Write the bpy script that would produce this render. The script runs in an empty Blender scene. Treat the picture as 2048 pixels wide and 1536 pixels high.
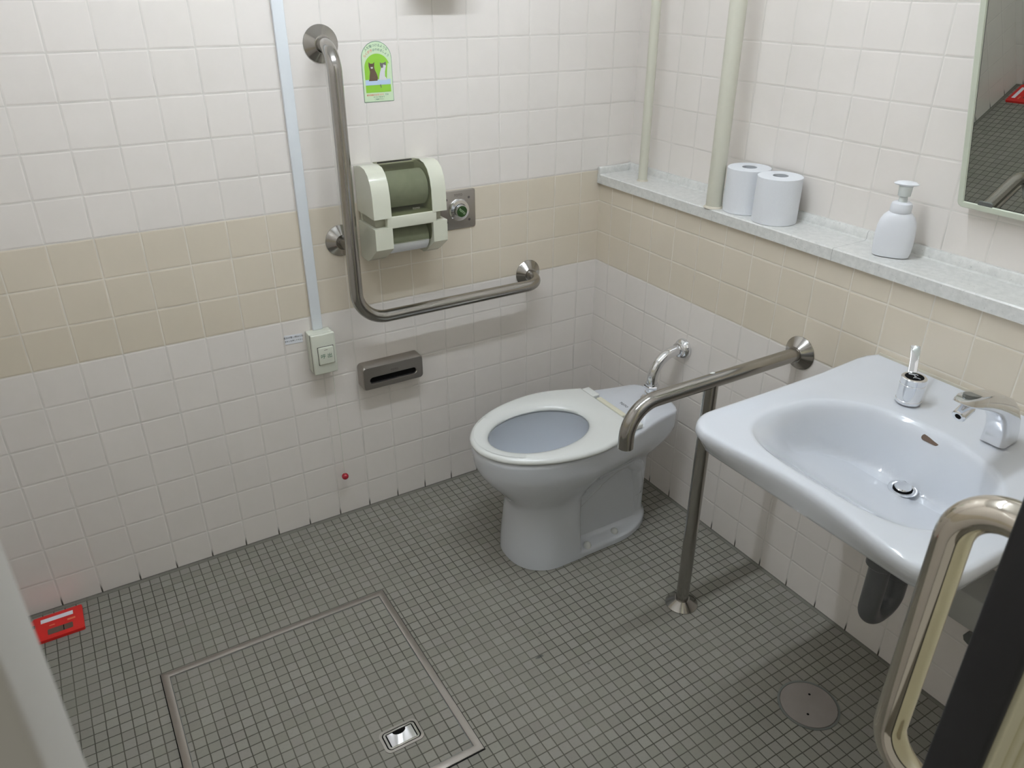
import bpy, bmesh, math, random
from mathutils import Vector, Matrix
random.seed(7)
PI = math.pi
SC = bpy.context.scene
COL = SC.collection

# ------------------------------------------------------------------ camera
cam_d = bpy.data.cameras.new('camera')
cam_d.sensor_width = 36.0
cam_d.sensor_fit = 'HORIZONTAL'
cam_d.lens = 1541.4 / 2048.0 * 36.0
cam_d.clip_start = 0.02
cam_d.dof.use_dof = True
cam_d.dof.focus_distance = 2.0
cam_d.dof.aperture_fstop = 14.0
cam = bpy.data.objects.new('camera', cam_d)
COL.objects.link(cam)
R_ = ((0.85734557, -0.51473799, 0.00183816), (-0.23698637, -0.39788858, -0.88629687), (0.45694205, 0.75942707, -0.4631139))
m = Matrix.Identity(4)
for i in range(3):
    m[i][0] = R_[0][i]; m[i][1] = -R_[1][i]; m[i][2] = -R_[2][i]
m.translation = Vector((-1.5403, -2.0101, 1.5296))
cam.matrix_world = m
SC.camera = cam

# ------------------------------------------------------------------ world, exposure
w = bpy.data.worlds.new('world'); SC.world = w
w.use_nodes = True
w.node_tree.nodes['Background'].inputs[0].default_value = (0.90, 0.87, 0.78, 1)
w.node_tree.nodes['Background'].inputs[1].default_value = 0.28
SC.view_settings.view_transform = 'Standard'
SC.view_settings.look = 'None'
SC.view_settings.gamma = 1.0
SC.view_settings.use_curve_mapping = False
SC.view_settings.exposure = 0.46
LAMP_STRENGTH = 64.0
LAMP_COLOR = (0.845, 0.915, 1.0)

# ------------------------------------------------------------------ helpers
def V(*a): return Vector(a)
def world_loc(o):
    p = Vector((0, 0, 0))
    while o is not None:
        p = p + o.location; o = o.parent
    return p
def tag(o, label=None, cat=None, group=None, kind=None):
    if label: o['label'] = label
    if cat: o['category'] = cat
    if group: o['group'] = group
    if kind: o['kind'] = kind
    return o
def thing(name, loc, label, cat, group=None):
    o = bpy.data.objects.new(name, None); COL.objects.link(o)
    o.location = loc; o.empty_display_size = 0.05
    return tag(o, label, cat, group)
def mesh(name, verts, faces, mat, parent=None, origin=None, smooth=35, mats=None, fmat=None):
    """verts in world coordinates"""
    off = world_loc(parent) if parent else Vector((0, 0, 0))
    o_loc = Vector((0, 0, 0))
    if origin is not None:
        o_loc = Vector(origin) - off
    me = bpy.data.meshes.new(name)
    me.from_pydata([tuple(Vector(v) - off - o_loc) for v in verts], [], faces)
    me.validate(); me.update()
    bm = bmesh.new(); bm.from_mesh(me)
    bmesh.ops.remove_doubles(bm, verts=bm.verts, dist=1e-6)
    bmesh.ops.recalc_face_normals(bm, faces=bm.faces)
    bm.to_mesh(me); bm.free()
    me.materials.append(mat)
    if smooth:
        me.polygons.foreach_set('use_smooth', [True] * len(me.polygons))
        me.set_sharp_from_angle(angle=math.radians(smooth))
    o = bpy.data.objects.new(name, me); COL.objects.link(o)
    o.location = o_loc
    if parent: o.parent = parent
    return o
class MB:
    def __init__(s): s.v = []; s.f = []
    def add(s, v, f):
        b = len(s.v); s.v += [Vector(x) for x in v]; s.f += [tuple(i + b for i in q) for q in f]; return s
    def build(s, name, mat, parent=None, origin=None, smooth=35): return mesh(name, s.v, s.f, mat, parent, origin, smooth)
def loft(loops, cap0=True, cap1=True, closed=True):
    n = len(loops[0]); v = [p for l in loops for p in l]; f = []
    for k in range(len(loops) - 1):
        for i in range(n if closed else n - 1):
            j = (i + 1) % n
            f.append((k * n + i, k * n + j, (k + 1) * n + j, (k + 1) * n + i))
    if cap0: f.append(tuple(range(n - 1, -1, -1)))
    if cap1: f.append(tuple(range((len(loops) - 1) * n, len(loops) * n)))
    return v, f
def frame(axis):
    a = Vector(axis).normalized()
    t = Vector((0, 0, 1)) if abs(a.z) < 0.9 else Vector((1, 0, 0))
    u = a.cross(t).normalized(); return u, a.cross(u).normalized(), a
def circle(c, r, axis, n=32, ph=0.0):
    u, v_, a = frame(axis); c = Vector(c)
    return [c + u * (r * math.cos(2 * PI * i / n + ph)) + v_ * (r * math.sin(2 * PI * i / n + ph)) for i in range(n)]
def lathe(prof, c, axis, n=48, cap0=True, cap1=True):
    """prof: (radius, distance along axis)"""
    a = Vector(axis).normalized(); c = Vector(c)
    return loft([circle(c + a * d, max(r, 1e-5), a, n) for r, d in prof], cap0, cap1)
def cyl(c, axis, r, h, n=32, bev=0.0):
    if bev: p = [(r - bev, 0), (r, bev), (r, h - bev), (r - bev, h)]
    else: p = [(r, 0), (r, h)]
    return lathe(p, c, axis, n)
def fillet(pts, radii, seg=14):
    P = [Vector(p) for p in pts]; out = [P[0]]
    for i in range(1, len(P) - 1):
        r = radii[i - 1]
        a = (P[i - 1] - P[i]).normalized(); b = (P[i + 1] - P[i]).normalized()
        ang = a.angle(b); d = r / math.tan(ang / 2)
        s = P[i] + a * d; e = P[i] + b * d
        c = P[i] + (a + b).normalized() * (r / math.sin(ang / 2))
        vs = s - c; ve = e - c; tot = vs.angle(ve); ax = vs.cross(ve).normalized()
        for k in range(seg + 1):
            out.append(c + Matrix.Rotation(tot * k / seg, 3, ax) @ vs)
    out.append(P[-1]); return out
def tube(path, r, n=28, cap=True, radii=None):
    P = [Vector(p) for p in path]
    T = []
    for i in range(len(P)):
        a = P[max(i - 1, 0)]; b = P[min(i + 1, len(P) - 1)]
        T.append((b - a).normalized())
    u, v_, _ = frame(T[0]); loops = []
    for i, p in enumerate(P):
        if i:
            q = T[i - 1].rotation_difference(T[i]); u = q @ u; v_ = q @ v_
        rr = radii[i] if radii else r
        loops.append([p + u * (rr * math.cos(2 * PI * k / n)) + v_ * (rr * math.sin(2 * PI * k / n)) for k in range(n)])
    return loft(loops, cap, cap)
def rbox(x0, x1, y0, y1, z0, z1, r=0.004, seg=3):
    bm = bmesh.new()
    bmesh.ops.create_cube(bm, size=1.0)
    for v in bm.verts:
        v.co = Vector(((x0 + x1) / 2 + v.co.x * (x1 - x0), (y0 + y1) / 2 + v.co.y * (y1 - y0), (z0 + z1) / 2 + v.co.z * (z1 - z0)))
    if r: bmesh.ops.bevel(bm, geom=bm.edges[:], offset=r, segments=seg, affect='EDGES', profile=0.5)
    bm.verts.index_update()
    v = [x.co.copy() for x in bm.verts]; f = [tuple(q.index for q in p.verts) for p in bm.faces]; bm.free(); return v, f
def prism(poly, plane, a0, a1, r=0.0, seg=3, sel=None):
    """poly: 2D points; plane 'x': poly is (y,z) extruded along x; 'y': (x,z); 'z': (x,y)"""
    def P(p, a):
        return {'x': Vector((a, p[0], p[1])), 'y': Vector((p[0], a, p[1])), 'z': Vector((p[0], p[1], a))}[plane]
    bm = bmesh.new()
    A = [bm.verts.new(P(p, a0)) for p in poly]; B = [bm.verts.new(P(p, a1)) for p in poly]
    bm.faces.new(A); bm.faces.new(B[::-1]); n = len(poly)
    for i in range(n): bm.faces.new((A[i], B[i], B[(i + 1) % n], A[(i + 1) % n]))
    if r:
        ed = [e for e in bm.edges if e.calc_face_angle(0) > 0.6]
        bmesh.ops.bevel(bm, geom=ed, offset=r, segments=seg, affect='EDGES', profile=0.5)
    bm.verts.index_update()
    v = [x.co.copy() for x in bm.verts]; f = [tuple(q.index for q in p.verts) for p in bm.faces]; bm.free(); return v, f
def rrect(w, h, r, n=64):
    """rounded rectangle outline sampled evenly by arc length, centred"""
    pts = []; r = min(r, w / 2 - 1e-5, h / 2 - 1e-5)
    cs = [(w / 2 - r, h / 2 - r, 0), (-w / 2 + r, h / 2 - r, 90), (-w / 2 + r, -h / 2 + r, 180), (w / 2 - r, -h / 2 + r, 270)]
    k = n // 4
    for cx, cy, a in cs:
        for i in range(k):
            t = math.radians(a + 90 * i / (k - 1)); pts.append((cx + r * math.cos(t), cy + r * math.sin(t)))
    return pts
def text_mesh(name, body, size, mat, parent, loc, xdir, ydir, align='CENTER', extrude=0.0001, space=1.0):
    cu = bpy.data.curves.new(name, 'FONT'); cu.body = body; cu.size = size; cu.align_x = align; cu.align_y = 'CENTER'
    cu.extrude = extrude; cu.space_character = space; cu.resolution_u = 3
    o = bpy.data.objects.new(name, cu); COL.objects.link(o)
    dg = bpy.context.evaluated_depsgraph_get(); dg.update()
    me = bpy.data.meshes.new_from_object(o.evaluated_get(dg))
    bpy.data.objects.remove(o); bpy.data.curves.remove(cu)
    x = Vector(xdir).normalized(); y = Vector(ydir).normalized(); z = x.cross(y)
    M = Matrix((x, y, z)).transposed().to_4x4(); M.translation = Vector(loc) - world_loc(parent)
    me.transform(M); me.materials.clear(); me.materials.append(mat); me.name = name
    t = bpy.data.objects.new(name, me); COL.objects.link(t); t.parent = parent
    return t

# ------------------------------------------------------------------ materials
class NT:
    def __init__(s, name):
        s.m = bpy.data.materials.new(name); s.m.use_nodes = True; s.t = s.m.node_tree; s.b = s.t.nodes['Principled BSDF']
    def n(s, typ, **kw):
        x = s.t.nodes.new(typ)
        for k, v in kw.items(): setattr(x, k, v)
        return x
    def l(s, a, b): s.t.links.new(a, b)
    def put(s, sock, v):
        if hasattr(v, 'type') and hasattr(v, 'node'): s.l(v, sock)
        else: sock.default_value = v
    def M(s, op, a, b=0.0, c=0.0, clamp=False):
        x = s.n('ShaderNodeMath', operation=op, use_clamp=clamp)
        s.put(x.inputs[0], a); s.put(x.inputs[1], b)
        if len(x.inputs) > 2: s.put(x.inputs[2], c)
        return x.outputs[0]
    def ss(s, v, a, b, o0=0.0, o1=1.0):
        x = s.n('ShaderNodeMapRange', interpolation_type='SMOOTHSTEP')
        s.put(x.inputs[0], v); x.inputs[1].default_value = a; x.inputs[2].default_value = b; x.inputs[3].default_value = o0; x.inputs[4].default_value = o1
        return x.outputs[0]
    def mix(s, f, a, b):
        x = s.n('ShaderNodeMix', data_type='RGBA')
        s.put(x.inputs[0], f); s.put(x.inputs[6], a); s.put(x.inputs[7], b); return x.outputs[2]
    def noise(s, vec, scale, detail=2.0, rough=0.5):
        x = s.n('ShaderNodeTexNoise'); s.l(vec, x.inputs['Vector']); x.inputs['Scale'].default_value = scale
        x.inputs['Detail'].default_value = detail; x.inputs['Roughness'].default_value = rough; return x.outputs['Fac']
    def pos(s):
        g = s.n('ShaderNodeNewGeometry'); return g.outputs['Position']
    def xyz(s, v):
        x = s.n('ShaderNodeSeparateXYZ'); s.l(v, x.inputs[0]); return x.outputs
    def comb(s, a, b, c=0.0):
        x = s.n('ShaderNodeCombineXYZ'); s.put(x.inputs[0], a); s.put(x.inputs[1], b); s.put(x.inputs[2], c); return x.outputs[0]
    def bump(s, h, strength, dist):
        x = s.n('ShaderNodeBump'); s.l(h, x.inputs['Height']); x.inputs['Strength'].default_value = strength; x.inputs['Distance'].default_value = dist
        s.l(x.outputs[0], s.b.inputs['Normal']); return x
def rgba(c): return (c[0], c[1], c[2], 1.0)
def simple(name, col, rough=0.5, metal=0.0, coat=0.0, spec=0.5, var=0.04, scale=30.0, bump=0.0):
    """procedural: slight noise variation in tone and roughness"""
    t = NT(name)
    tc = t.n('ShaderNodeTexCoord').outputs['Object']
    nz = t.noise(tc, scale, 3)
    dk = [c * (1 - var) for c in col]; lt = [min(1, c * (1 + var)) for c in col]
    t.l(t.mix(nz, rgba(dk), rgba(lt)), t.b.inputs['Base Color'])
    t.l(t.ss(nz, 0.2, 0.8, max(0.0, rough * 0.92), min(1, rough * 1.08)), t.b.inputs['Roughness'])
    t.b.inputs['Metallic'].default_value = metal
    t.b.inputs['Specular IOR Level'].default_value = spec
    t.b.inputs['Coat Weight'].default_value = coat; t.b.inputs['Coat Roughness'].default_value = 0.06
    if bump: t.bump(nz, bump, 0.001)
    return t.m

def wall_tile(name, axis, off, off_up=None):
    t = NT(name); p = t.pos(); X = t.xyz(p)
    u = t.M('ADD', X[axis], off)
    if off_up is not None:
        up = t.M('GREATER_THAN', X[2], 0.97)
        u = t.M('ADD', X[axis], t.M('ADD', off, t.M('MULTIPLY', up, off_up - off)))
    wob = t.M('MULTIPLY', t.M('SUBTRACT', t.noise(p, 9.0, 1), 0.5), 0.0016)
    U = t.M('DIVIDE', t.M('ADD', u, wob), 0.1); W = t.M('DIVIDE', t.M('ADD', t.M('SUBTRACT', X[2], 0.994), wob), 0.1)
    fu = t.M('FRACT', U); fv = t.M('FRACT', W)
    du = t.M('MULTIPLY', t.M('MINIMUM', fu, t.M('SUBTRACT', 1.0, fu)), 0.1)
    dv = t.M('MULTIPLY', t.M('MINIMUM', fv, t.M('SUBTRACT', 1.0, fv)), 0.1)
    d = t.M('MINIMUM', du, dv)
    cell = t.comb(t.M('FLOOR', U), t.M('FLOOR', W))
    wn = t.n('ShaderNodeTexWhiteNoise', noise_dimensions='2D'); t.l(cell, wn.inputs['Vector'])
    rnd = t.xyz(wn.outputs['Color'])
    white = t.mix(rnd[0], (0.820, 0.775, 0.728, 1), (0.838, 0.792, 0.744, 1))
    beige = t.mix(rnd[1], (0.710, 0.640, 0.520, 1), (0.735, 0.662, 0.545, 1))
    band = t.M('MULTIPLY', t.M('GREATER_THAN', X[2], 0.694), t.M('LESS_THAN', X[2], 0.952 if off_up is not None else 0.994))
    body = t.mix(band, white, beige)
    # soft mottled glaze
    body = t.mix(t.M('MULTIPLY', t.ss(t.noise(p, 22.0, 2), 0.35, 0.75), 0.05), body, (0.60, 0.60, 0.50, 1))
    g = t.ss(d, 0.0008, 0.0015, 1.0, 0.0)
    grout = t.mix(band, (0.74, 0.71, 0.66, 1), (0.80, 0.75, 0.66, 1))
    gn = t.ss(t.noise(p, 14.0, 3), 0.4, 0.72)
    grout = t.mix(t.M('MULTIPLY', gn, 0.40), grout, (0.50, 0.48, 0.43, 1))
    col = t.mix(g, body, grout)
    # grime wicking up the vertical joints off the floor
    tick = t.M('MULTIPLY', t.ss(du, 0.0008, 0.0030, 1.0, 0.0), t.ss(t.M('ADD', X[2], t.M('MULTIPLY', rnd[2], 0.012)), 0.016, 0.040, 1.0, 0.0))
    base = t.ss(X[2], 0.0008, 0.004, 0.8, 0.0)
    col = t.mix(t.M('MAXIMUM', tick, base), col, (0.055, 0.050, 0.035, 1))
    t.l(col, t.b.inputs['Base Color'])
    t.l(t.mix(g, (0.16, 0.16, 0.16, 1), (0.75, 0.75, 0.75, 1)), t.b.inputs['Roughness'])
    h = t.ss(d, 0.0006, 0.0045)
    # every tile sits at its own slight tilt and is faintly wavy
    tilt = t.M('ADD', t.M('MULTIPLY', t.M('SUBTRACT', fu, 0.5), t.M('SUBTRACT', rnd[0], 0.5)), t.M('MULTIPLY', t.M('SUBTRACT', fv, 0.5), t.M('SUBTRACT', rnd[1], 0.5)))
    h = t.M('ADD', h, t.M('MULTIPLY', tilt, 0.55)); h = t.M('ADD', h, t.M('MULTIPLY', t.noise(p, 28.0, 1), 0.35))
    t.bump(h, 0.75, 0.0008)
    return t.m

def floor_tile(name, px, ox, py, oy, border=True):
    t = NT(name); p = t.pos(); X = t.xyz(p)
    wob = t.M('MULTIPLY', t.M('SUBTRACT', t.noise(p, 30.0, 1), 0.5), 0.0016)
    U = t.M('DIVIDE', t.M('ADD', t.M('ADD', X[0], ox), wob), px); W = t.M('DIVIDE', t.M('ADD', t.M('ADD', X[1], oy), wob), py)
    fu = t.M('FRACT', U); fv = t.M('FRACT', W)
    d = t.M('MINIMUM', t.M('MULTIPLY', t.M('MINIMUM', fu, t.M('SUBTRACT', 1.0, fu)), px), t.M('MULTIPLY', t.M('MINIMUM', fv, t.M('SUBTRACT', 1.0, fv)), py))
    wn = t.n('ShaderNodeTexWhiteNoise', noise_dimensions='2D'); t.l(t.comb(t.M('FLOOR', U), t.M('FLOOR', W)), wn.inputs['Vector'])
    r = t.xyz(wn.outputs['Color'])
    a = t.mix(r[0], (0.232, 0.225, 0.190, 1), (0.290, 0.280, 0.240, 1))
    a = t.mix(t.M('MULTIPLY', r[1], 0.35), a, (0.270, 0.245, 0.230, 1))
    a = t.mix(t.M('MULTIPLY', t.M('POWER', r[2], 3.0), 0.25), a, (0.215, 0.225, 0.175, 1))
    a = t.mix(t.M('MULTIPLY', t.ss(t.noise(p, 160.0, 4), 0.45, 0.8), 0.30), a, (0.20, 0.195, 0.17, 1))
    big = t.ss(t.noise(p, 3.2, 3), 0.35, 0.7)
    gr = t.mix(big, (0.070, 0.068, 0.052, 1), (0.125, 0.120, 0.095, 1))
    g = t.ss(t.M('ADD', d, t.M('MULTIPLY', t.M('SUBTRACT', t.noise(p, 220.0, 2), 0.5), 0.0008)), 0.0008, 0.0016, 1.0, 0.0)
    col = t.mix(g, a, gr)
    if border:
        e = t.M('MAXIMUM', t.M('GREATER_THAN', X[0], -0.0105), t.M('GREATER_THAN', X[1], -0.0128))
        col = t.mix(e, col, t.mix(t.noise(p, 40.0, 3), (0.15, 0.145, 0.12, 1), (0.23, 0.22, 0.19, 1)))
        # two dark scuffs on the open floor
        for (sx, sy, rx, ry, s_) in ((-0.745, -0.828, 0.016, 0.006, 0.8), (-0.700, -0.760, 0.008, 0.006, 0.35), (-0.650, -0.910, 0.006, 0.005, 0.5)):
            q = t.M('ADD', t.M('POWER', t.M('DIVIDE', t.M('ABSOLUTE', t.M('SUBTRACT', X[0], sx)), rx), 2.0), t.M('POWER', t.M('DIVIDE', t.M('ABSOLUTE', t.M('SUBTRACT', X[1], sy)), ry), 2.0))
            q = t.M('MULTIPLY', t.ss(t.M('ADD', q, t.M('MULTIPLY', t.noise(p, 260.0, 3), 1.2)), 0.7, 1.5, 1.0, 0.0), s_)
            col = t.mix(q, col, (0.05, 0.055, 0.05, 1))
    t.l(col, t.b.inputs['Base Color'])
    t.l(t.mix(g, (0.62, 0.62, 0.62, 1), (0.9, 0.9, 0.9, 1)), t.b.inputs['Roughness'])
    t.b.inputs['Specular IOR Level'].default_value = 0.35
    t.bump(t.M('ADD', t.ss(d, 0.0010, 0.0030), t.M('MULTIPLY', t.noise(p, 220.0, 3), 0.22)), 0.6, 0.0007)
    return t.m

def granite():
    t = NT('pale_granite'); p = t.pos(); X = t.xyz(p)
    b = t.mix(t.ss(t.noise(p, 70.0, 3, 0.6), 0.3, 0.7), (0.66, 0.665, 0.635, 1), (0.75, 0.75, 0.72, 1))
    b = t.mix(t.M('MULTIPLY', t.ss(t.noise(p, 130.0, 3, 0.7), 0.60, 0.70), 0.45), b, (0.47, 0.48, 0.47, 1))
    b = t.mix(t.M('MULTIPLY', t.ss(t.noise(p, 240.0, 2, 0.6), 0.68, 0.74), 0.75), b, (0.24, 0.24, 0.23, 1))
    for yy, k in ((-0.911, 0.55), (-0.520, 0.25)):
        sl = t.M('ADD', X[1], t.M('MULTIPLY', t.M('SUBTRACT', t.noise(p, 60.0, 2), 0.5), 0.002))
        b = t.mix(t.M('MULTIPLY', t.ss(t.M('ABSOLUTE', t.M('SUBTRACT', sl, yy)), 0.0003, 0.0010, 1.0, 0.0), k), b, (0.16, 0.16, 0.15, 1))
    t.l(b, t.b.inputs['Base Color']); t.b.inputs['Roughness'].default_value = 0.30
    return t.m
def steel(name, col=(0.40, 0.385, 0.36), rough=0.15):
    t = NT(name); p = t.pos()
    mp = t.n('ShaderNodeMapping'); t.l(t.n('ShaderNodeTexCoord').outputs['Object'], mp.inputs[0]); mp.inputs['Scale'].default_value = (40, 400, 400)
    nz = t.noise(mp.outputs[0], 3.0, 4)
    t.l(t.mix(nz, rgba([c * 0.985 for c in col]), rgba([c * 1.015 for c in col])), t.b.inputs['Base Color'])
    t.l(t.ss(nz, 0.2, 0.8, rough * 0.97, rough * 1.03), t.b.inputs['Roughness'])
    t.b.inputs['Metallic'].default_value = 1.0
    return t.m
def smoked():
    t = NT('smoked_plastic')
    t.b.inputs['Base Color'].default_value = (0.17, 0.17, 0.14, 1); t.b.inputs['Roughness'].default_value = 0.12
    tr = t.n('ShaderNodeBsdfTransparent'); tr.inputs[0].default_value = (0.76, 0.77, 0.68, 1)
    mx = t.n('ShaderNodeMixShader'); nz = t.noise(t.n('ShaderNodeTexCoord').outputs['Object'], 60.0, 2)
    t.l(t.ss(nz, 0.2, 0.8, 0.84, 0.88), mx.inputs[0]); t.l(t.b.outputs[0], mx.inputs[1]); t.l(tr.outputs[0], mx.inputs[2])
    t.l(mx.outputs[0], t.t.nodes['Material Output'].inputs[0]); return t.m
def translucent_white():
    t = NT('translucent_white_plastic')
    nz = t.noise(t.n('ShaderNodeTexCoord').outputs['Object'], 60.0, 2)
    t.l(t.mix(nz, (0.80, 0.84, 0.82, 1), (0.85, 0.89, 0.86, 1)), t.b.inputs['Base Color'])
    t.b.inputs['Roughness'].default_value = 0.25; t.b.inputs['Transmission Weight'].default_value = 0.35; return t.m
def emis(name, col, s):
    t = NT(name); nz = t.noise(t.n('ShaderNodeTexCoord').outputs['Object'], 5.0, 1)
    t.l(t.mix(nz, rgba(col), rgba(col)), t.b.inputs['Emission Color']); t.b.inputs['Emission Strength'].default_value = s
    t.b.inputs['Base Color'].default_value = (0.8, 0.8, 0.8, 1); return t.m

M_WALLA = wall_tile('cream_wall_tile_back', 0, 0.0754)
M_WALLB = wall_tile('cream_wall_tile_right', 1, 0.069, 0.1863)
M_WALLC = wall_tile('cream_wall_tile_left', 1, 0.03)
M_FLOOR = floor_tile('grey_mosaic_floor', 0.0271, 0.0105, 0.0270, 0.0128)
M_HATCHT = floor_tile('grey_mosaic_lid', 0.02705, 0.0128, 0.0270, 0.0117, border=False)
M_GRAN = granite()
M_STEEL = steel('brushed_steel')
M_STEELD = steel('dull_steel', (0.40, 0.375, 0.345), 0.34)
M_STEELP = steel('polished_steel', (0.62, 0.575, 0.50), 0.07)
M_CHROME = simple('chrome', (0.80, 0.81, 0.83), 0.05, 1.0, var=0.01)
M_CHROMED = simple('grey_cap', (0.20, 0.21, 0.20), 0.35, 0.6)
M_CERAM = simple("white_ceramic", (0.68, 0.71, 0.755), 0.10, coat=0.4, var=0.01)
M_SEAT = simple('ivory_seat_plastic', (0.77, 0.79, 0.765), 0.16, coat=0.3, var=0.01)
M_IVORY = simple('aged_ivory_plastic', (0.74, 0.72, 0.58), 0.35, var=0.03)
M_HOLD = simple('cream_holder_plastic', (0.68, 0.69, 0.57), 0.22, coat=0.3, var=0.015)
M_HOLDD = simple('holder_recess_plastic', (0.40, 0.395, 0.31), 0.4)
M_SMOKE = smoked()
M_PAPER = simple('tissue_paper', (0.80, 0.82, 0.85), 0.95, var=0.03, scale=400.0, bump=0.25, spec=0.1)
M_CORE = simple('cardboard_core', (0.52, 0.54, 0.56), 0.9)
M_BLACK = simple('black_rubber', (0.012, 0.012, 0.014), 0.55)
M_DARK = simple('dark_void', (0.006, 0.006, 0.006), 0.9, spec=0.1)
M_PIPE = simple('cream_painted_pipe', (0.62, 0.61, 0.51), 0.42, var=0.03)
M_COND = simple('white_conduit_plastic', (0.80, 0.84, 0.87), 0.35, var=0.01)
M_SWITCH = simple('pale_switch_plastic', (0.68, 0.70, 0.60), 0.35, var=0.015)
M_GREEN = simple('dark_green_ink', (0.03, 0.14, 0.07), 0.6)
M_BTN = simple('green_button', (0.018, 0.062, 0.010), 0.35)
M_INK = simple('black_ink', (0.02, 0.02, 0.025), 0.7)
M_INKG = simple('grey_ink', (0.10, 0.09, 0.085), 0.6)
M_REDINK = simple('red_ink', (0.80, 0.14, 0.10), 0.7)
M_LABEL = simple('white_label', (0.82, 0.84, 0.88), 0.5)
M_STICK = simple('pale_green_sticker', (0.66, 0.80, 0.56), 0.45, var=0.02)
M_LIME = simple('lime_print', (0.30, 0.62, 0.06), 0.45, var=0.05)
M_EDGE = simple('dark_green_outline', (0.06, 0.20, 0.12), 0.5)
M_CATB = simple('brown_fur_print', (0.13, 0.085, 0.055), 0.5, var=0.6, scale=900.0)
M_CATW = simple('white_fur_print', (0.74, 0.74, 0.76), 0.5, var=0.08, scale=500.0)
M_CATG = simple('grey_fur_print', (0.17, 0.155, 0.15), 0.5, var=0.3, scale=900.0)
M_BLUE = simple('pale_blue_print', (0.52, 0.66, 0.86), 0.5)
M_RED = simple('red_plastic', (0.66, 0.018, 0.014), 0.35, var=0.04)
M_BALL = simple('dark_red_ball', (0.34, 0.012, 0.025), 0.25)
M_BROWN = simple('brown_bait', (0.13, 0.085, 0.06), 0.7)
M_ORANGE = simple('orange_print', (0.78, 0.20, 0.10), 0.6)
M_PVC = simple('grey_pvc', (0.12, 0.125, 0.13), 0.30, var=0.05)
M_GREYP = simple('grey_box_paint', (0.42, 0.42, 0.39), 0.5)
M_JAMB = simple('door_frame_paint', (0.52, 0.505, 0.465), 0.45)
M_DOOR = simple('cream_door_paint', (0.66, 0.63, 0.45), 0.4)
M_CEIL = simple('white_ceiling', (0.86, 0.86, 0.84), 0.85)
M_BOTTLE = simple('white_bottle_plastic', (0.82, 0.84, 0.88), 0.30, coat=0.2, var=0.01)
M_PUMP = translucent_white()
M_MFRAME = simple('cream_mirror_frame', (0.64, 0.68, 0.56), 0.30)
M_MIRROR = simple('mirror_glass', (0.76, 0.80, 0.76), 0.004, 1.0, var=0.005)
M_CAULK = simple('yellowed_sealant', (0.60, 0.56, 0.46), 0.5)
M_CLEAN = simple('cleanout_plastic', (0.275, 0.245, 0.225), 0.55, var=0.12, scale=25.0)
M_WATER = simple('still_water', (0.50, 0.60, 0.66), 0.03, spec=0.8)
M_LAMP = emis('fluorescent_tube', LAMP_COLOR, LAMP_STRENGTH)
M_FIXT = simple('lamp_housing', (0.8, 0.8, 0.8), 0.5)

# ------------------------------------------------------------------ room shell
XL, H = -1.86, 2.26
def quadwall(name, boxes, mat):
    b = MB()
    for bx in boxes: b.add(*rbox(*bx, r=0))
    return tag(b.build(name, mat, smooth=0), kind='structure')
YF0, YF1 = -1.772, -1.825
quadwall('floor', [(XL - 0.1, 0.22, -2.9, 0.1, -0.06, 0.0)], M_FLOOR)
quadwall('ceiling', [(XL - 0.1, 0.22, YF1, 0.1, H, H + 0.05)], M_CEIL)
quadwall('wall_back', [(XL - 0.1, 0.22, 0.0, 0.1, -0.02, H)], M_WALLA)
quadwall('wall_left', [(XL - 0.1, XL, YF1, 0.0, -0.02, H)], M_WALLC)
quadwall('wall_right', [(0.0, 0.22, YF1, 0.0, -0.02, 0.952), (0.12, 0.22, YF1, 0.0, 0.952, H)], M_WALLB)
DX0, DX1 = -1.578, -0.72
quadwall('wall_front', [(XL, DX0 - 0.012, YF1, YF0, -0.02, H), (DX1, 0.12, YF1, YF0, -0.02, H), (DX0 - 0.012, DX1, YF1, YF0, 2.05, H)], M_WALLC)
# left door frame
b = MB(); b.add(*rbox(DX0 - 0.035, DX0, YF1 - 0.002, YF0 + 0.004, 0.0, 2.05, r=0.003))
tag(b.build('trim_1', M_JAMB), kind='structure')
# ledge along the right wall
b = MB()
prof = [(-0.012, 0.953), (-0.012, 0.980), (-0.009, 0.983), (0.102, 0.983), (0.106, 0.986), (0.108, 1.002), (0.111, 1.0055), (0.1198, 1.0055), (0.1198, 0.953)]
b.add(*prism(prof, 'y', -1.770, -0.001))
b.add(*rbox(-0.0118, 0.1198, -0.016, -0.001, 0.97, 1.0045, r=0.003))
tag(b.build('trim_2', M_GRAN), kind='structure')

# ------------------------------------------------------------------ ceiling lamp
lm = thing('ceiling_light', (-0.88, -0.88, H), 'white single-tube fluorescent ceiling light over the room', 'light')
mesh('housing', *rbox(-1.50, -0.26, -0.925, -0.835, H - 0.035, H - 0.0005, r=0.006), M_FIXT, lm)
for dy in (0.0,):
    b = MB(); b.add(*cyl((-1.47, -0.88 + dy, H - 0.062), (1, 0, 0), 0.0145, 1.18, 12)); b.build('tube', M_LAMP, lm)
    for xx in (-1.485, -0.29):
        b = MB(); b.add(*rbox(xx, xx + 0.015, -0.88 + dy - 0.012, -0.88 + dy + 0.012, H - 0.078, H - 0.034, r=0.002)); b.build('socket', M_FIXT, lm)

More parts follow.
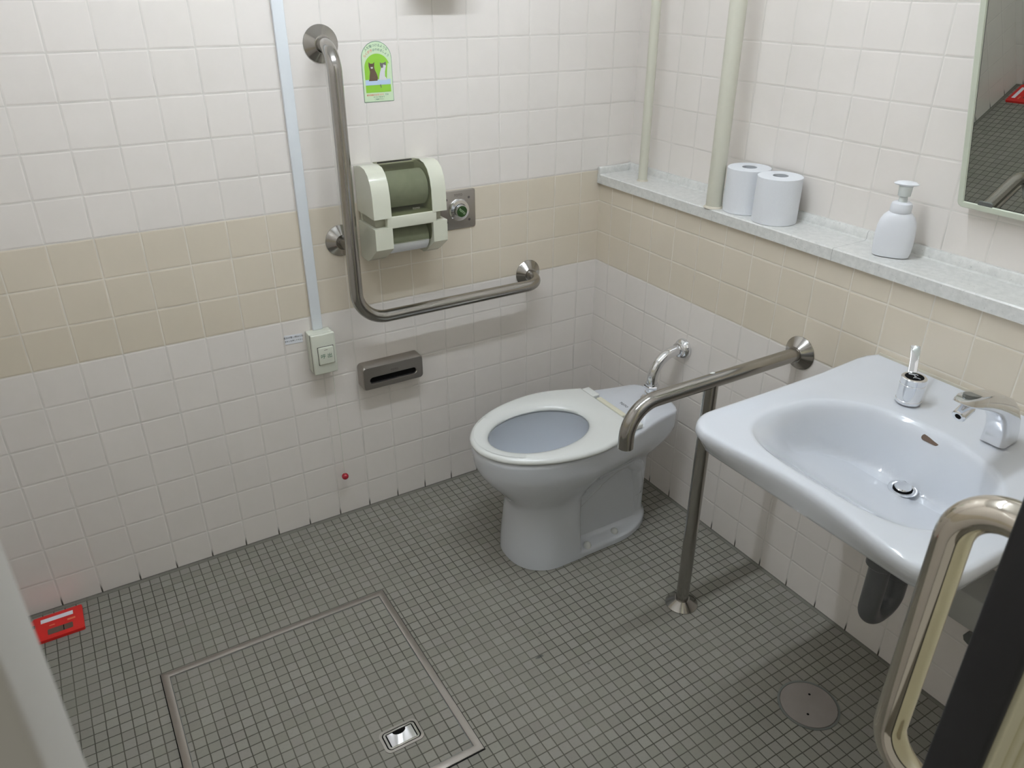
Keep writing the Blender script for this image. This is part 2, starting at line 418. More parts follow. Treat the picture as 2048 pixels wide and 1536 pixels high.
# ------------------------------------------------------------------ doorway: sliding door, its edge and pull handle
ed = MB(); ed.add(*rbox(-1.035, -0.30, -1.870, -1.834, 0.01, 2.04, r=0.002))
door = ed.build('door_1', M_DOOR); tag(door, kind='structure')
b = MB()
b.add(*rbox(-1.043, -1.034, -1.866, -1.829, 0.01, 2.04, r=0.0035)); b.build('rubber_edge', M_BLACK, door)
for xx in (-1.01, -0.985, -0.955):
    b = MB(); b.add(*cyl((xx, -1.8705, 0.02), (0, 0, 1), 0.004, 2.0, 12)); b.build('rib', M_DOOR, door)
hp = fillet([(-0.985, -1.832, 1.178), (-0.985, -1.772, 1.178), (-0.985, -1.772, 0.880), (-0.985, -1.832, 0.880)], [0.042, 0.042], 16)
b = MB(); b.add(*tube(hp, 0.0145, 32)); b.build('door_handle', M_STEELP, door)

# ------------------------------------------------------------------ floor hatch
HX0, HX1, HY0, HY1 = -1.5855, -0.996, -0.9895, -0.3965
ht = thing('floor_hatch', ((HX0 + HX1) / 2, (HY0 + HY1) / 2, 0.0), 'square steel-framed floor hatch with tiled lid in front of the toilet', 'hatch')
def ring(x0, x1, y0, y1, w_, z0, prof):
    """mitred frame: prof = list of (inset, z)"""
    loops = []
    for ins, z in prof: loops.append([V(x0 + ins, y0 + ins, z), V(x1 - ins, y0 + ins, z), V(x1 - ins, y1 - ins, z), V(x0 + ins, y1 - ins, z)])
    return loft(loops, False, False)
b = MB(); b.add(*ring(HX0, HX1, HY0, HY1, 0, 0, [(0, 0.0002), (0.0006, 0.0036), (0.0025, 0.0046), (0.009, 0.0054), (0.0155, 0.0046), (0.0180, 0.0036), (0.0188, 0.0002)]))
b.build('frame', M_STEELD, ht, smooth=50)
b = MB(); b.add(*rbox(HX0 + 0.0188, HX1 - 0.0188, HY0 + 0.0188, HY1 - 0.0188, 0.0002, 0.0016, r=0)); b.build('tiled_lid', M_HATCHT, ht, smooth=0)
b = MB(); b.add(*ring(HX0 - 0.0018, HX1 + 0.0018, HY0 - 0.0018, HY1 + 0.0018, 0, 0, [(0, 0.0003), (0.0002, 0.0009), (0.0020, 0.0009), (0.0022, 0.0003)])); b.build('seam', M_DARK, ht, smooth=0)
b = MB(); b.add(*ring(HX0 + 0.0184, HX1 - 0.0184, HY0 + 0.0184, HY1 - 0.0184, 0, 0, [(0, 0.0016), (0.0003, 0.0021), (0.0018, 0.0021), (0.0020, 0.0016)])); b.build('grime_line', M_CHROMED, ht, smooth=0)
# recessed lifting ring
hx, hy = -1.1427, -0.8630
def at(pts, z, cx=hx, cy=hy, s=1.0): return [V(cx + x * s, cy + y * s, z) for x, y in pts]
o_ = rrect(0.094, 0.062, 0.014, 64); i_ = rrect(0.082, 0.050, 0.010, 64)
b = MB(); b.add(*loft([at(o_, 0.0016), at(o_, 0.0034), at(i_, 0.0036), at(i_, 0.0020)], False, False)); hb = b.build('handle_cup', M_STEELD, ht)
b = MB(); b.add(*loft([at(rrect(0.083, 0.051, 0.010, 64), 0.0017), at(rrect(0.083, 0.051, 0.010, 64), 0.0021)])); b.build('cup_bottom', M_DARK, hb)
flap = [(-0.030, -0.019), (0.030, -0.019), (0.030, 0.016), (0.016, 0.016)] + [(0.016 * math.cos(a), 0.016 - 0.011 * math.sin(a)) for a in [PI * k / 12 for k in range(1, 12)]] + [(-0.016, 0.016), (-0.030, 0.016)]
b = MB(); b.add(*prism([(hx + x, hy + y) for x, y in flap], 'z', 0.0021, 0.0042)); b.build('lifting_flap', M_CHROME, hb)
b = MB(); b.add(*loft([at(rrect(0.076, 0.046, 0.008, 64), 0.0021), at(rrect(0.076, 0.046, 0.008, 64), 0.0034), at(rrect(0.066, 0.038, 0.004, 64), 0.0034), at(rrect(0.066, 0.038, 0.004, 64), 0.0021)], False, False)); b.build('cup_lip', M_STEEL, hb)

# ------------------------------------------------------------------ round drain cleanout cover
cx, cy = -0.2745, -1.2820
ct = thing('drain_cover', (cx, cy, 0.0), 'round grey drain cover set in the mosaic floor under the washbasin', 'drain cover')
b = MB(); b.add(*lathe([(0.0715, 0.0002), (0.0715, 0.0016), (0.0665, 0.0018), (0.0660, 0.0008)], (cx, cy, 0), (0, 0, 1), 64, False, False)); b.build('rim', M_CHROMED, ct)
b = MB(); b.add(*lathe([(0.0655, 0.0004), (0.0650, 0.0022), (0.0620, 0.0026), (0.0005, 0.0026)], (cx, cy, 0), (0, 0, 1), 64)); b.build('lid', M_CLEAN, ct)
for dx, dy in ((0.0245, 0.0185), (-0.0245, -0.0185)):
    b = MB(); b.add(*cyl((cx + dx, cy + dy, 0.0024), (0, 0, 1), 0.0030, 0.0004, 12)); b.build('screw_hole', M_DARK, ct)

# ------------------------------------------------------------------ grab bars
def flange(c, axis, parent, r=0.044, rt=0.018, mat=None):
    b = MB(); b.add(*lathe([(r, 0.0006), (r, 0.0022), (r - 0.0008, 0.0032), (rt + 0.0035, 0.0190), (rt + 0.0026, 0.0205), (rt + 0.0006, 0.0208)], c, axis, 64))
    return b.build('wall_flange', mat or M_STEEL, parent)
RB = 0.0178
gb = thing('grab_bar', (-0.58, 0.0, 0.69), 'large L-shaped brushed steel grab bar on the back wall around the paper holder', 'grab bar')
XV, YB, ZB = -0.8815, -0.086, 0.6865
path = fillet([(XV, -0.002, 1.393), (XV, YB, 1.393), (XV, YB, ZB), (-0.273, YB, ZB), (-0.273, -0.002, 0.6935)], [0.062, 0.085, 0.058], 18)
b = MB(); b.add(*tube(path, RB, 36)); b.build('bar', M_STEEL, gb)
b = MB(); b.add(*cyl((XV, -0.002, 0.897), (0, -1, 0), 0.0135, 0.078, 24)); b.build('stub', M_STEEL, gb)
for c in ((XV, 0, 1.393), (XV, 0, 0.897), (-0.273, 0, 0.6935)): flange(c, (0, -1, 0), gb)
sb = thing('support_rail', (-0.303, -0.870, 0.0), 'brushed steel support rail on a floor post between toilet and washbasin', 'grab bar')
YR = -0.8685
path = fillet([(-0.002, YR, 0.6945), (-0.5515, YR, 0.6945), (-0.5515, YR, 0.5900)], [0.078], 18)
b = MB(); b.add(*tube(path, RB, 36)); b.build('rail', M_STEEL, sb)
b = MB(); b.add(*cyl((-0.303, YR, 0.002), (0, 0, 1), 0.0172, 0.688, 36)); b.build('post', M_STEEL, sb)
fl = flange((0, YR, 0.6945), (-1, 0, 0), sb)
fl = flange((-0.303, YR, 0), (0, 0, 1), sb); fl.name = 'floor_flange'
b = MB(); b.add(*lathe([(0.0062, -0.002), (0.0060, 0.0004), (0.0045, 0.0012), (0.0005, 0.0015)], (-0.297, YR + 0.0065, 0.6945 + 0.0168), (0, 0.38, 1), 24)); b.build('plug', M_SEAT, sb)['label'] = 'small white plastic plug'

# ------------------------------------------------------------------ toilet
YC = -0.453
tl = thing('toilet', (-0.40, YC, 0.0), 'white ceramic floor-standing toilet with open ivory seat in the corner', 'toilet')
tl['label'] = 'white ceramic toilet bowl with ivory seat ring, standing in the corner'
NS = 56
def body_loop(z):
    """half-width profile of the pedestal toilet at height z"""
    def sm(a, b_, x):
        t_ = min(1, max(0, (x - a) / (b_ - a))); return t_ * t_ * (3 - 2 * t_)
    k = sm(0.205, 0.335, z)                        # pedestal -> bowl
    xf = -0.620 + 0.012 * sm(0.0, 0.22, z) - 0.100 * sm(0.19, 0.352, z) ** 0.8
    if z > 0.352: xf = -0.708 - 0.004 * sm(0.352, 0.375, z) + 0.003 * sm(0.39, 0.40, z)
    xr = -0.118 - 0.022 * sm(0.018, 0.045, z) + 0.080 * sm(0.27, 0.345, z)
    hwf = 0.121 - 0.016 * sm(0.0, 0.20, z)
    hwf = hwf + (0.176 - hwf) * sm(0.195, 0.352, z) ** 0.85
    hwr_low = 0.070 + 0.004 * sm(0.1, 0.25, z)
    led = 1 - sm(0.016, 0.036, z)                 # foot flange
    hwr = 0.119 * led + hwr_low * (1 - led)
    hwr = hwr + (0.128 - hwr) * sm(0.235, 0.345, z)
    hend = hwr * (1 - k) + 0.100 * k
    xm = -0.505 * (1 - k) + -0.455 * k            # where the front curve ends
    step = 1 - sm(0.20, 0.335, z)
    pts = []
    for i in range(NS):
        s = (1 - math.cos(PI * i / (NS - 1))) / 2
        if i < NS // 2:
            a = (i / (NS // 2)) * PI / 2; x = xm - (xm - xf) * math.cos(a); ex = 0.5 + 0.5 * 1.0
            w_ = hwf * max(0.0, math.sin(a)) ** (0.84 + 0.10 * k)
        else:
            s = (i - NS // 2) / (NS - 1 - NS // 2); s2 = math.sin(s * PI / 2) if s < 1 else 1.0
            x = xm + (xr - xm) * (s ** 1.0 if s < 0.6 else 0.6 + 0.4 * math.sin((s - 0.6) / 0.4 * PI / 2))
            u_ = (x - xm) / (xr - xm)
            # narrow trapway section behind the front pedestal block
            wl = hwf + (hwr - hwf) * sm(-0.432, -0.412, x)
            wu = hwf + (hend - hwf) * max(0.0, sm(0.0, 1.0, u_)) ** 1.15
            w_ = wl * step + wu * (1 - step)
            rr = 0.045 + 0.135 * led
            e = (xr - x)
            if e < rr: w_ *= max(0.0, 1 - min(1.0, (rr - e) / rr) ** (2.6 - 0.7 * led)) ** 0.5
        pts.append((x, max(w_, 0.0)))
    L = [V(x, YC + w_, z) for x, w_ in pts] + [V(x, YC - w_, z) for x, w_ in reversed(pts)]
    return L
zs = [0.001, 0.008, 0.014, 0.018, 0.022, 0.026, 0.031, 0.037, 0.05, 0.07, 0.10, 0.13, 0.16, 0.185, 0.205, 0.222, 0.24, 0.256, 0.272, 0.288, 0.304, 0.318, 0.332, 0.346, 0.360, 0.375, 0.388, 0.395]
loops = [body_loop(z) for z in zs]
def inset_loop(L, f, z, cxx=-0.40): return [V(cxx + (p.x - cxx) * f, YC + (p.y - YC) * f, z) for p in L]
top = loops[-1]
loops.append(inset_loop(top, 0.985, 0.3995)); loops.append(inset_loop(top, 0.962, 0.4010))
HC, HA, HBW = -0.512, 0.150, 0.108
def hole(f, z, dx=0.0, fy=None):
    fy = fy or f; out = []
    for i in range(NS):
        a = PI * i / (NS - 1); out.append(V(HC + dx - HA * f * math.cos(a), YC + HBW * fy * math.sin(a), z))
    for i in range(NS):
        a = PI * (NS - 1 - i) / (NS - 1); out.append(V(HC + dx - HA * f * math.cos(a), YC - HBW * fy * math.sin(a), z))
    return out
loops += [hole(1.10, 0.4005), hole(1.04, 0.397), hole(1.06, 0.380), hole(1.07, 0.355), hole(1.05, 0.325), hole(1.0, 0.295), hole(0.93, 0.268), hole(0.83, 0.248), hole(0.70, 0.234, 0.01), hole(0.54, 0.224, 0.02), hole(0.36, 0.214, 0.04), hole(0.22, 0.190, 0.06)]
v, f = loft(loops)
bowl = mesh('bowl', v, f, M_CERAM, tl, smooth=48)
b = MB(); b.add(*loft([hole(0.72, 0.2370, 0.008, 0.72), hole(0.725, 0.2376, 0.008, 0.725)])); b.build('water', M_WATER, tl)
# trapway relief on the side and bolt caps on the foot
for s in (-1, 1):
    pr_ = [V(-0.415, YC + s * 0.050, 0.165), V(-0.365, YC + s * 0.054, 0.205), V(-0.300, YC + s * 0.055, 0.250), V(-0.240, YC + s * 0.055, 0.262), V(-0.200, YC + s * 0.052, 0.225), V(-0.190, YC + s * 0.048, 0.150), V(-0.190, YC + s * 0.044, 0.050)]
    sm_ = []
    for i in range(len(pr_) - 1):
        p0 = pr_[max(i - 1, 0)]; p1 = pr_[i]; p2 = pr_[i + 1]; p3 = pr_[min(i + 2, len(pr_) - 1)]
        for k in range(8):
            t_ = k / 8; sm_.append(0.5 * ((2 * p1) + (p2 - p0) * t_ + (2 * p0 - 5 * p1 + 4 * p2 - p3) * t_ * t_ + (3 * p1 - 3 * p2 + p0 - p3) * t_ ** 3))
    sm_.append(pr_[-1])
    b = MB(); b.add(*tube(sm_, 0.03, 24, radii=[0.026 + 0.007 * math.sin(PI * min(1, i / (len(sm_) - 1))) for i in range(len(sm_))])); b.build('trapway', M_CERAM, tl)
    for bx, by in ((-0.400, 0.103), (-0.290, 0.093)):
        b = MB(); b.add(*lathe([(0.0125, 0.0), (0.0125, 0.006), (0.0105, 0.012), (0.0065, 0.0165), (0.0005, 0.0180)], (bx, YC + s * by, 0.018), (0, 0, 1), 24)); b.build('bolt_cap', M_SEAT, tl)
# seat ring
def seat_out(f_in, z):
    xf, xw, hw, xr, wr = -0.7188, -0.4404, 0.1832, -0.2715, 0.134
    pts = []
    for i in range(NS):
        if i < 36:
            a = (i / 36) * PI / 2; x = xw - (xw - xf) * math.cos(a); w_ = hw * math.sin(a)
        else:
            s = (i - 36) / (NS - 1 - 36); x = xw + (xr - xw) * s; w_ = hw + (wr - hw) * (1 - math.cos(s * PI / 2))
        pts.append((x, w_))
    L = [(x, w_) for x, w_ in pts] + [(x, -w_) for x, w_ in reversed(pts)]
    c0 = -0.48; out = []
    for x, y in L:
        d = math.hypot(x - c0, y); k = (d - f_in) / d
        out.append(V(c0 + (x - c0) * k, YC + y * k, z))
    return out
def seat_hole(g, z):
    out = []
    for i in range(NS):
        a = PI * i / (NS - 1); a = a
        out.append(V(-0.5135 - (0.1535 + g) * math.cos(a), YC + (0.1075 + g) * math.sin(a), z))
    return out + [V(p.x, 2 * YC - p.y, z) for p in reversed(out)]
sl = [seat_out(0.008, 0.4025), seat_out(0.001, 0.4065), seat_out(0.0, 0.4110), seat_out(0.0025, 0.4160), seat_out(0.007, 0.4195), seat_out(0.014, 0.4212)]
hs = [(0.040, 0.4222), (0.022, 0.4205), (0.010, 0.4165), (0.003, 0.4110), (0.0, 0.4065), (0.002, 0.4025)]
sl += [seat_hole(g, z) for g, z in hs]
v, f = loft(sl, False, False); n_ = len(sl[0])
for i in range(n_): f.append((i, (i + 1) % n_, (len(sl) - 1) * n_ + (i + 1) % n_, (len(sl) - 1) * n_ + i))
st = mesh('seat', v, f, M_SEAT, tl, smooth=60); st['label'] = 'ivory plastic seat ring'
for y0 in (YC - 0.132, YC + 0.075):
    b = MB(); b.add(*rbox(-0.275, -0.246, y0, y0 + 0.057, 0.4015, 0.4170, r=0.004)); b.build('hinge_block', M_SEAT, tl)
b = MB(); b.add(*rbox(-0.268, -0.249, YC - 0.060, YC + 0.066, 0.4015, 0.4145, r=0.0045)); b.build('hinge_cover', M_IVORY, tl)
text_mesh('maker_mark', 'TOTO', 0.013, M_INK, tl, (-0.2080, YC + 0.005, 0.4012), (0, -1, 0), (1, 0, 0))

# ------------------------------------------------------------------ flush pipe
fp = thing('flush_pipe', (-0.118, -0.458, 0.401), 'curved chrome flush pipe from the wall down into the back of the toilet', 'pipe')
YP = -0.462; XP = -0.117
path = fillet([(-0.012, YP, 0.5455), (XP, YP, 0.5455), (XP, YP, 0.425)], [0.078], 18)
b = MB(); b.add(*tube(path, 0.0162, 32)); b.build('pipe', M_CHROME, fp)
b = MB(); b.add(*lathe([(0.031, 0.0008), (0.0315, 0.006), (0.029, 0.013), (0.024, 0.018), (0.0215, 0.0195), (0.0215, 0.027), (0.0175, 0.029)], (0, YP, 0.5455), (-1, 0, 0), 48)); b.build('wall_flange', M_CHROME, fp)
b = MB(); b.add(*lathe([(0.0205, 0.0), (0.0235, 0.003), (0.0240, 0.010), (0.0215, 0.013)], (XP, YP, 0.440), (0, 0, 1), 6)); b.add(*lathe([(0.0195, 0.0), (0.0195, 0.005)], (XP, YP, 0.4525), (0, 0, 1), 32)); b.build('nut', M_CHROME, fp)
b = MB(); b.add(*lathe([(0.029, 0.0), (0.0300, 0.0035), (0.028, 0.006), (0.021, 0.008), (0.019, 0.012), (0.019, 0.026)], (XP, YP, 0.4015), (0, 0, 1), 48)); b.build('spud', M_CHROME, fp)

# ------------------------------------------------------------------ paper holder (double) with its rolls
ph = thing('toilet_paper_holder', (-0.72, 0.0, 0.95), 'cream plastic double toilet paper holder with smoked cover on the back wall', 'paper holder')
X0, X1, W0, W1 = -0.826, -0.614, -0.7765, -0.6565
up = [(-0.001, 0.973), (-0.001, 1.093), (-0.050, 1.1005), (-0.078, 1.097), (-0.098, 1.084), (-0.112, 1.062), (-0.119, 1.032), (-0.122, 0.973)]
lo = [(-0.001, 0.842), (-0.001, 0.947), (-0.122, 0.947), (-0.122, 0.890), (-0.114, 0.884), (-0.075, 0.856), (-0.050, 0.842)]
mid = [(-0.001, 0.944), (-0.001, 0.976), (-0.096, 0.976), (-0.096, 0.944)]
b = MB()
for a0, a1 in ((X0, W0), (W1, X1)):
    b.add(*prism(up, 'x', a0, a1, r=0.010, seg=4)); b.add(*prism(lo, 'x', a0, a1, r=0.009, seg=4))
b.add(*rbox(W0 - 0.012, W1 + 0.012, -0.1205, -0.010, 0.943, 0.976, r=0.003))
b.add(*rbox(X0 + 0.006, X1 - 0.006, -0.012, -0.001, 0.85, 1.09, r=0.003))
b.build('housing', M_HOLD, ph, smooth=40)
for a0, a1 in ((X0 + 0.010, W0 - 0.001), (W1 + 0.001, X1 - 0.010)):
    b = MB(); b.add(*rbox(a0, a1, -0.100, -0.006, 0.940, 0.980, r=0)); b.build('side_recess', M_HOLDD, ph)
cv = [(-0.012, 1.0965), (-0.050, 1.1010), (-0.076, 1.0970), (-0.096, 1.0840), (-0.110, 1.0620), (-0.1175, 1.0320), (-0.1195, 0.9765)]
def shell(pr2, x0, x1, th):
    n = len(pr2); L0 = []; L1 = []
    for i, p in enumerate(pr2):
        a = Vector(pr2[max(i - 1, 0)]); c = Vector(pr2[min(i + 1, n - 1)]); d = (c - a).normalized(); nr = Vector((d.y, -d.x))
        q = Vector(p); L0.append(q); L1.append(q + nr * th * (1 if nr.x > 0 else -1))
    poly = [tuple(q) for q in L0] + [tuple(q) for q in reversed(L1)]
    return prism(poly, 'x', x0, x1)
b = MB(); b.add(*shell(cv, W0 + 0.0005, W1 - 0.0005, 0.0022)); b.build('upper_cover', M_SMOKE, ph, smooth=50)
b = MB(); b.add(*rbox(W0 + 0.008, W1 - 0.012, -0.030, -0.024, 1.0970, 1.1004, r=0.001)); b.build('vent_slot', M_DARK, ph)
fl_ = [(-0.110, 0.9425), (-0.1125, 0.920), (-0.108, 0.900), (-0.100, 0.893)]
b = MB(); b.add(*shell(fl_, W0 + 0.0005, W1 - 0.0005, 0.002)); b.build('paper_cutter', M_SMOKE, ph, smooth=50)
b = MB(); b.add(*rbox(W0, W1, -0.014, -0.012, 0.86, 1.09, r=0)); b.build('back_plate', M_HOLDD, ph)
text_mesh('maker_mark', 'TOTO', 0.0075, M_HOLDD, ph, (-0.705, -0.1225, 0.990), (1, 0, 0), (0, 0, 1))
def roll(name, c, axis, r, length, label, cat='toilet paper', group=None, core=0.0195):
    a = Vector(axis)
    t_ = thing(name, Vector(c), label, cat, group)
    b = MB(); L = [(core, 0.0), (r - 0.0015, 0.0), (r, 0.0012), (r, length - 0.0012), (r - 0.0015, length), (core, length)]
    b.add(*lathe(L, c, axis, 64, False, False)); b.build('paper', M_PAPER, t_)
    b = MB(); b.add(*lathe([(core, 0.0005), (core, length - 0.0005), (core - 0.001, length - 0.0005), (core - 0.001, 0.0005), (core, 0.0005)], c, axis, 48, False, False)); b.build('core', M_CORE, t_)
    return t_
roll('toilet_paper_roll', (W0 + 0.004, -0.0625, 1.0335), (1, 0, 0), 0.0475, 0.112, 'spare toilet paper roll behind the smoked upper cover of the holder')
roll('toilet_paper_roll', (W0 + 0.004, -0.0610, 0.8990), (1, 0, 0), 0.0400, 0.112, 'white toilet paper roll in the lower slot of the holder')

# ------------------------------------------------------------------ flush button plate
bp_ = thing('flush_button_panel', (-0.5205, 0.0, 0.934), 'square steel plate with round green flush button beside the paper holder', 'button')
def on_wall(pts, y, cx, cz, s=1.0): return [V(cx + x * s, y, cz + z * s) for x, z in pts]
pl = rrect(0.117, 0.115, 0.008, 48); ps = rrect(0.112, 0.110, 0.007, 48)
b = MB(); b.add(*loft([on_wall(pl, -0.0005, -0.5205, 0.934), on_wall(pl, -0.0030, -0.5205, 0.934), on_wall(ps, -0.0050, -0.5205, 0.934)])); b.build('plate', M_STEELD, bp_)
BXc, BZc = -0.5175, 0.9335
b = MB(); b.add(*lathe([(0.0335, 0.004), (0.0330, 0.010), (0.030, 0.0135), (0.0215, 0.0145), (0.0210, 0.010)], (BXc, 0, BZc), (0, -1, 0), 56)); b.build('bezel', M_CHROME, bp_)
b = MB(); b.add(*lathe([(0.0185, 0.008), (0.0185, 0.0235), (0.0175, 0.0250), (0.0165, 0.0252)], (BXc, 0, BZc), (0, -1, 0), 48)); bt = b.build('push_button', M_CHROME, bp_)
b = MB(); b.add(*lathe([(0.0163, 0.0245), (0.0163, 0.0256)], (BXc, 0, BZc), (0, -1, 0), 48)); gd = b.build('green_disc', M_BTN, bt)
text_mesh('button_text', 'TOTO', 0.0088, M_STICK, bt, (BXc, -0.0259, BZc), (0.75, 0, -0.66), (0.66, 0, 0.75))
text_mesh('maker_mark', 'TOTO', 0.0095, M_INKG, bp_, (-0.5185, -0.0053, 0.977), (1, 0, 0), (0, 0, 1))
for dx, dz in ((0.037, 0.033), (-0.037, 0.033), (0.037, -0.033), (-0.037, -0.033)):
    b = MB(); b.add(*lathe([(0.0040, 0.0045), (0.0036, 0.0056), (0.0005, 0.0052)], (-0.5205 + dx, 0, 0.934 + dz), (0, -1, 0), 16)); b.build('screw', M_INKG, bp_)

# ------------------------------------------------------------------ tissue / paper towel box under the bar
tb = thing('paper_dispenser', (-0.7745, 0.0, 0.4785), 'low brushed steel dispenser with a long dark slot below the grab bar', 'dispenser')
cxb, czb = -0.7745, 0.4790
o1 = rrect(0.196, 0.076, 0.012, 64); o2 = rrect(0.190, 0.070, 0.010, 64); s1 = rrect(0.154, 0.0225, 0.0112, 64); s2 = rrect(0.150, 0.0195, 0.0096, 64)
b = MB(); b.add(*loft([on_wall(o1, -0.0005, cxb, czb), on_wall(o1, -0.0395, cxb, czb), on_wall(o2, -0.0440, cxb, czb), on_wall(s1, -0.0440, cxb, czb - 0.008), on_wall(s2, -0.0415, cxb, czb - 0.008), on_wall(s2, -0.012, cxb, czb - 0.008)], True, False)); b.build('case', M_STEELD, tb)
b = MB(); b.add(*loft([on_wall(s2, -0.0360, cxb, czb - 0.008, 1.0), on_wall(s2, -0.0125, cxb, czb - 0.008, 1.0)])); b.build('slot', M_DARK, tb)
text_mesh('maker_mark', 'TOTO', 0.0085, M_INKG, tb, (cxb + 0.003, -0.0442, czb + 0.013), (1, 0, 0), (0, 0, 1))

# ------------------------------------------------------------------ call button box, cord ball, conduit
cb = thing('call_button_box', (-0.979, 0.0, 0.595), 'pale green-grey emergency call box with square push button at the conduit end', 'call button')
cxs, czs = -0.9795, 0.5945
b = MB(); b.add(*rbox(-1.0135, -0.9455, -0.036, -0.0005, 0.534, 0.655, r=0.003)); b.build('back_box', M_SWITCH, cb)
b = MB(); b.add(*rbox(-1.0125, -0.9465, -0.0385, -0.0355, 0.536, 0.653, r=0)); b.build('shadow_gap', M_INKG, cb)
b = MB(); b.add(*rbox(-1.0130, -0.9440, -0.0500, -0.0385, 0.5335, 0.6560, r=0.004)); fpn = b.build('face_plate', M_SWITCH, cb)
b = MB(); b.add(*rbox(-0.9985, -0.9515, -0.0508, -0.0495, 0.5635, 0.6185, r=0.0004)); b.build('button_gap', M_INKG, fpn)
b = MB(); b.add(*rbox(-0.9975, -0.9525, -0.0550, -0.0495, 0.5645, 0.6175, r=0.0035)); b.build('call_button', M_SWITCH, cb)
text_mesh('button_text', '呼 出', 0.0150, M_GREEN, cb, (-0.9755, -0.05515, 0.5895), (1, 0, 0), (0, 0, 1))
b = MB(); b.add(*rbox(-0.9805, -0.9705, -0.0552, -0.0549, 0.6085, 0.6097, r=0)); b.build('indicator_mark', M_INKG, cb)
b = MB(); b.add(*cyl((-0.9550, -0.028, 0.158), (0, 0, 1), 0.0007, 0.378, 8)); b.build('pull_cord', M_SWITCH, cb)
b = MB(); b.add(*lathe([(0.0105 * math.sin(PI * i / 20), -0.0105 * math.cos(PI * i / 20)) for i in range(21)], (-0.9550, -0.028, 0.1685 - 0.0105 + 0.0), (0, 0, 1), 32)); b.build('pull_ball', M_BALL, cb)['label'] = 'dark red ball'
b = MB(); b.add(*rbox(-0.9925, -0.9640, -0.0115, -0.0005, 0.655, H - 0.001, r=0.002)); cd = b.build('cable_conduit', M_COND, origin=(-0.978, 0, 0.655))
tag(cd, 'white plastic cable conduit running up the back wall from the call box', 'conduit')

# ------------------------------------------------------------------ small instruction label
il = thing('instruction_label', (-1.047, 0.0, 0.638), 'tiny white printed label on the tiles left of the call box', 'label')
c4 = [(-1.0722, 0.6528), (-1.0217, 0.6500), (-1.0227, 0.6238), (-1.0722, 0.6262)]
b = MB(); b.add(*prism(c4, 'y', -0.0014, -0.0006)); b.build('paper', M_LABEL, il, smooth=0)
for k, tx in enumerate(('気分が悪い時はこの', 'ボタンを押して下さい')):
    text_mesh('label_text', tx, 0.0062 if k == 0 else 0.0052, M_INK, il, (-1.0470, -0.00155, 0.6440 - k * 0.0105), (1, 0, -0.035), (0.035, 0, 1))

# ------------------------------------------------------------------ kitten sticker
sk = thing('wall_sticker', (-0.739, 0.0, 1.32), 'arch-topped pale green sticker with two kittens near the upper grab bar end', 'sticker')
SX, SZ0, SW, SH = -0.7388, 1.2490, 0.0825, 0.1455
def P2(u_, v_): return (SX + u_ * SW, SZ0 + v_ * SH)      # u in -0.5..0.5, v in 0..1
def arch(w_, v0, v1, n=24):
    ry = (w_ * SW / 2) / SH * 1.0; pts = [P2(-w_ / 2, v0), P2(w_ / 2, v0)]
    for k in range(n + 1):
        a = PI * k / n; pts.append(P2(w_ / 2 * math.cos(a), v1 - ry + ry * math.sin(a)))
    return pts
def flat(name, pts, y, mat, par, th=0.00012):
    b_ = MB(); b_.add(*prism(pts, 'y', y - th, y)); return b_.build(name, mat, par, smooth=0)
flat('outline', arch(1.0, 0.0, 1.0), -0.0008, M_EDGE, sk)
flat('backing', arch(0.975, 0.007, 0.992), -0.0011, M_STICK, sk)
pic = flat('picture', arch(0.84, 0.16, 0.80), -0.0014, M_LIME, sk)
flat('bench', [P2(-0.42, 0.285), P2(0.42, 0.285), P2(0.42, 0.375), P2(-0.42, 0.375)], -0.0017, M_BLUE, pic)
flat('curtain', [P2(0.30, 0.375), P2(0.42, 0.375), P2(0.42, 0.62), P2(0.36, 0.64), P2(0.33, 0.55)], -0.0016, M_STICK, pic)
flat('tail', [P2(0.08, 0.235), P2(0.105, 0.235), P2(0.085, 0.290), P2(0.055, 0.290)], -0.0020, M_CATG, pic)
cat1 = [(-0.31, 0.355), (-0.02, 0.355), (0.00, 0.41), (-0.03, 0.47), (-0.08, 0.53), (-0.10, 0.58), (-0.09, 0.63), (-0.085, 0.665), (-0.135, 0.640), (-0.22, 0.640), (-0.275, 0.665), (-0.28, 0.60), (-0.26, 0.55), (-0.245, 0.51), (-0.27, 0.44), (-0.28, 0.39)]
flat('brown_kitten', [P2(*p) for p in cat1], -0.0020, M_CATB, pic)
cat2 = [(0.03, 0.365), (0.30, 0.360), (0.29, 0.39), (0.245, 0.42), (0.25, 0.50), (0.28, 0.56), (0.30, 0.61), (0.29, 0.665), (0.235, 0.645), (0.15, 0.640), (0.095, 0.655), (0.10, 0.60), (0.13, 0.56), (0.08, 0.49), (0.05, 0.42)]
flat('white_kitten', [P2(*p) for p in cat2], -0.0020, M_CATW, pic)
flat('grey_face', [P2(*p) for p in [(0.13, 0.565), (0.19, 0.565), (0.205, 0.62), (0.30, 0.60), (0.29, 0.665), (0.235, 0.645), (0.15, 0.640), (0.095, 0.655), (0.10, 0.60)]], -0.0023, M_CATG, pic)
flat('muzzle', [P2(*p) for p in [(-0.21, 0.56), (-0.15, 0.56), (-0.14, 0.585), (-0.22, 0.585)]], -0.0023, M_CATW, pic)
def arc_text(body, cols, u0, v0, rad, a0, a1, size):
    n = len(body)
    for k, ch in enumerate(body):
        a = a0 + (a1 - a0) * k / (n - 1)
        x, z = P2(u0, v0); x += rad * math.sin(a); z += rad * math.cos(a)
        text_mesh('slogan_letter', ch, size, cols[k], sk, (x, -0.00130, z), (math.cos(a), 0, -math.sin(a)), (math.sin(a), 0, math.cos(a)))
s1_ = '人を傷つけるような'; arc_text(s1_, [M_EDGE] * len(s1_), 0.0, 0.62, 0.0455, -0.66, 0.66, 0.0078)
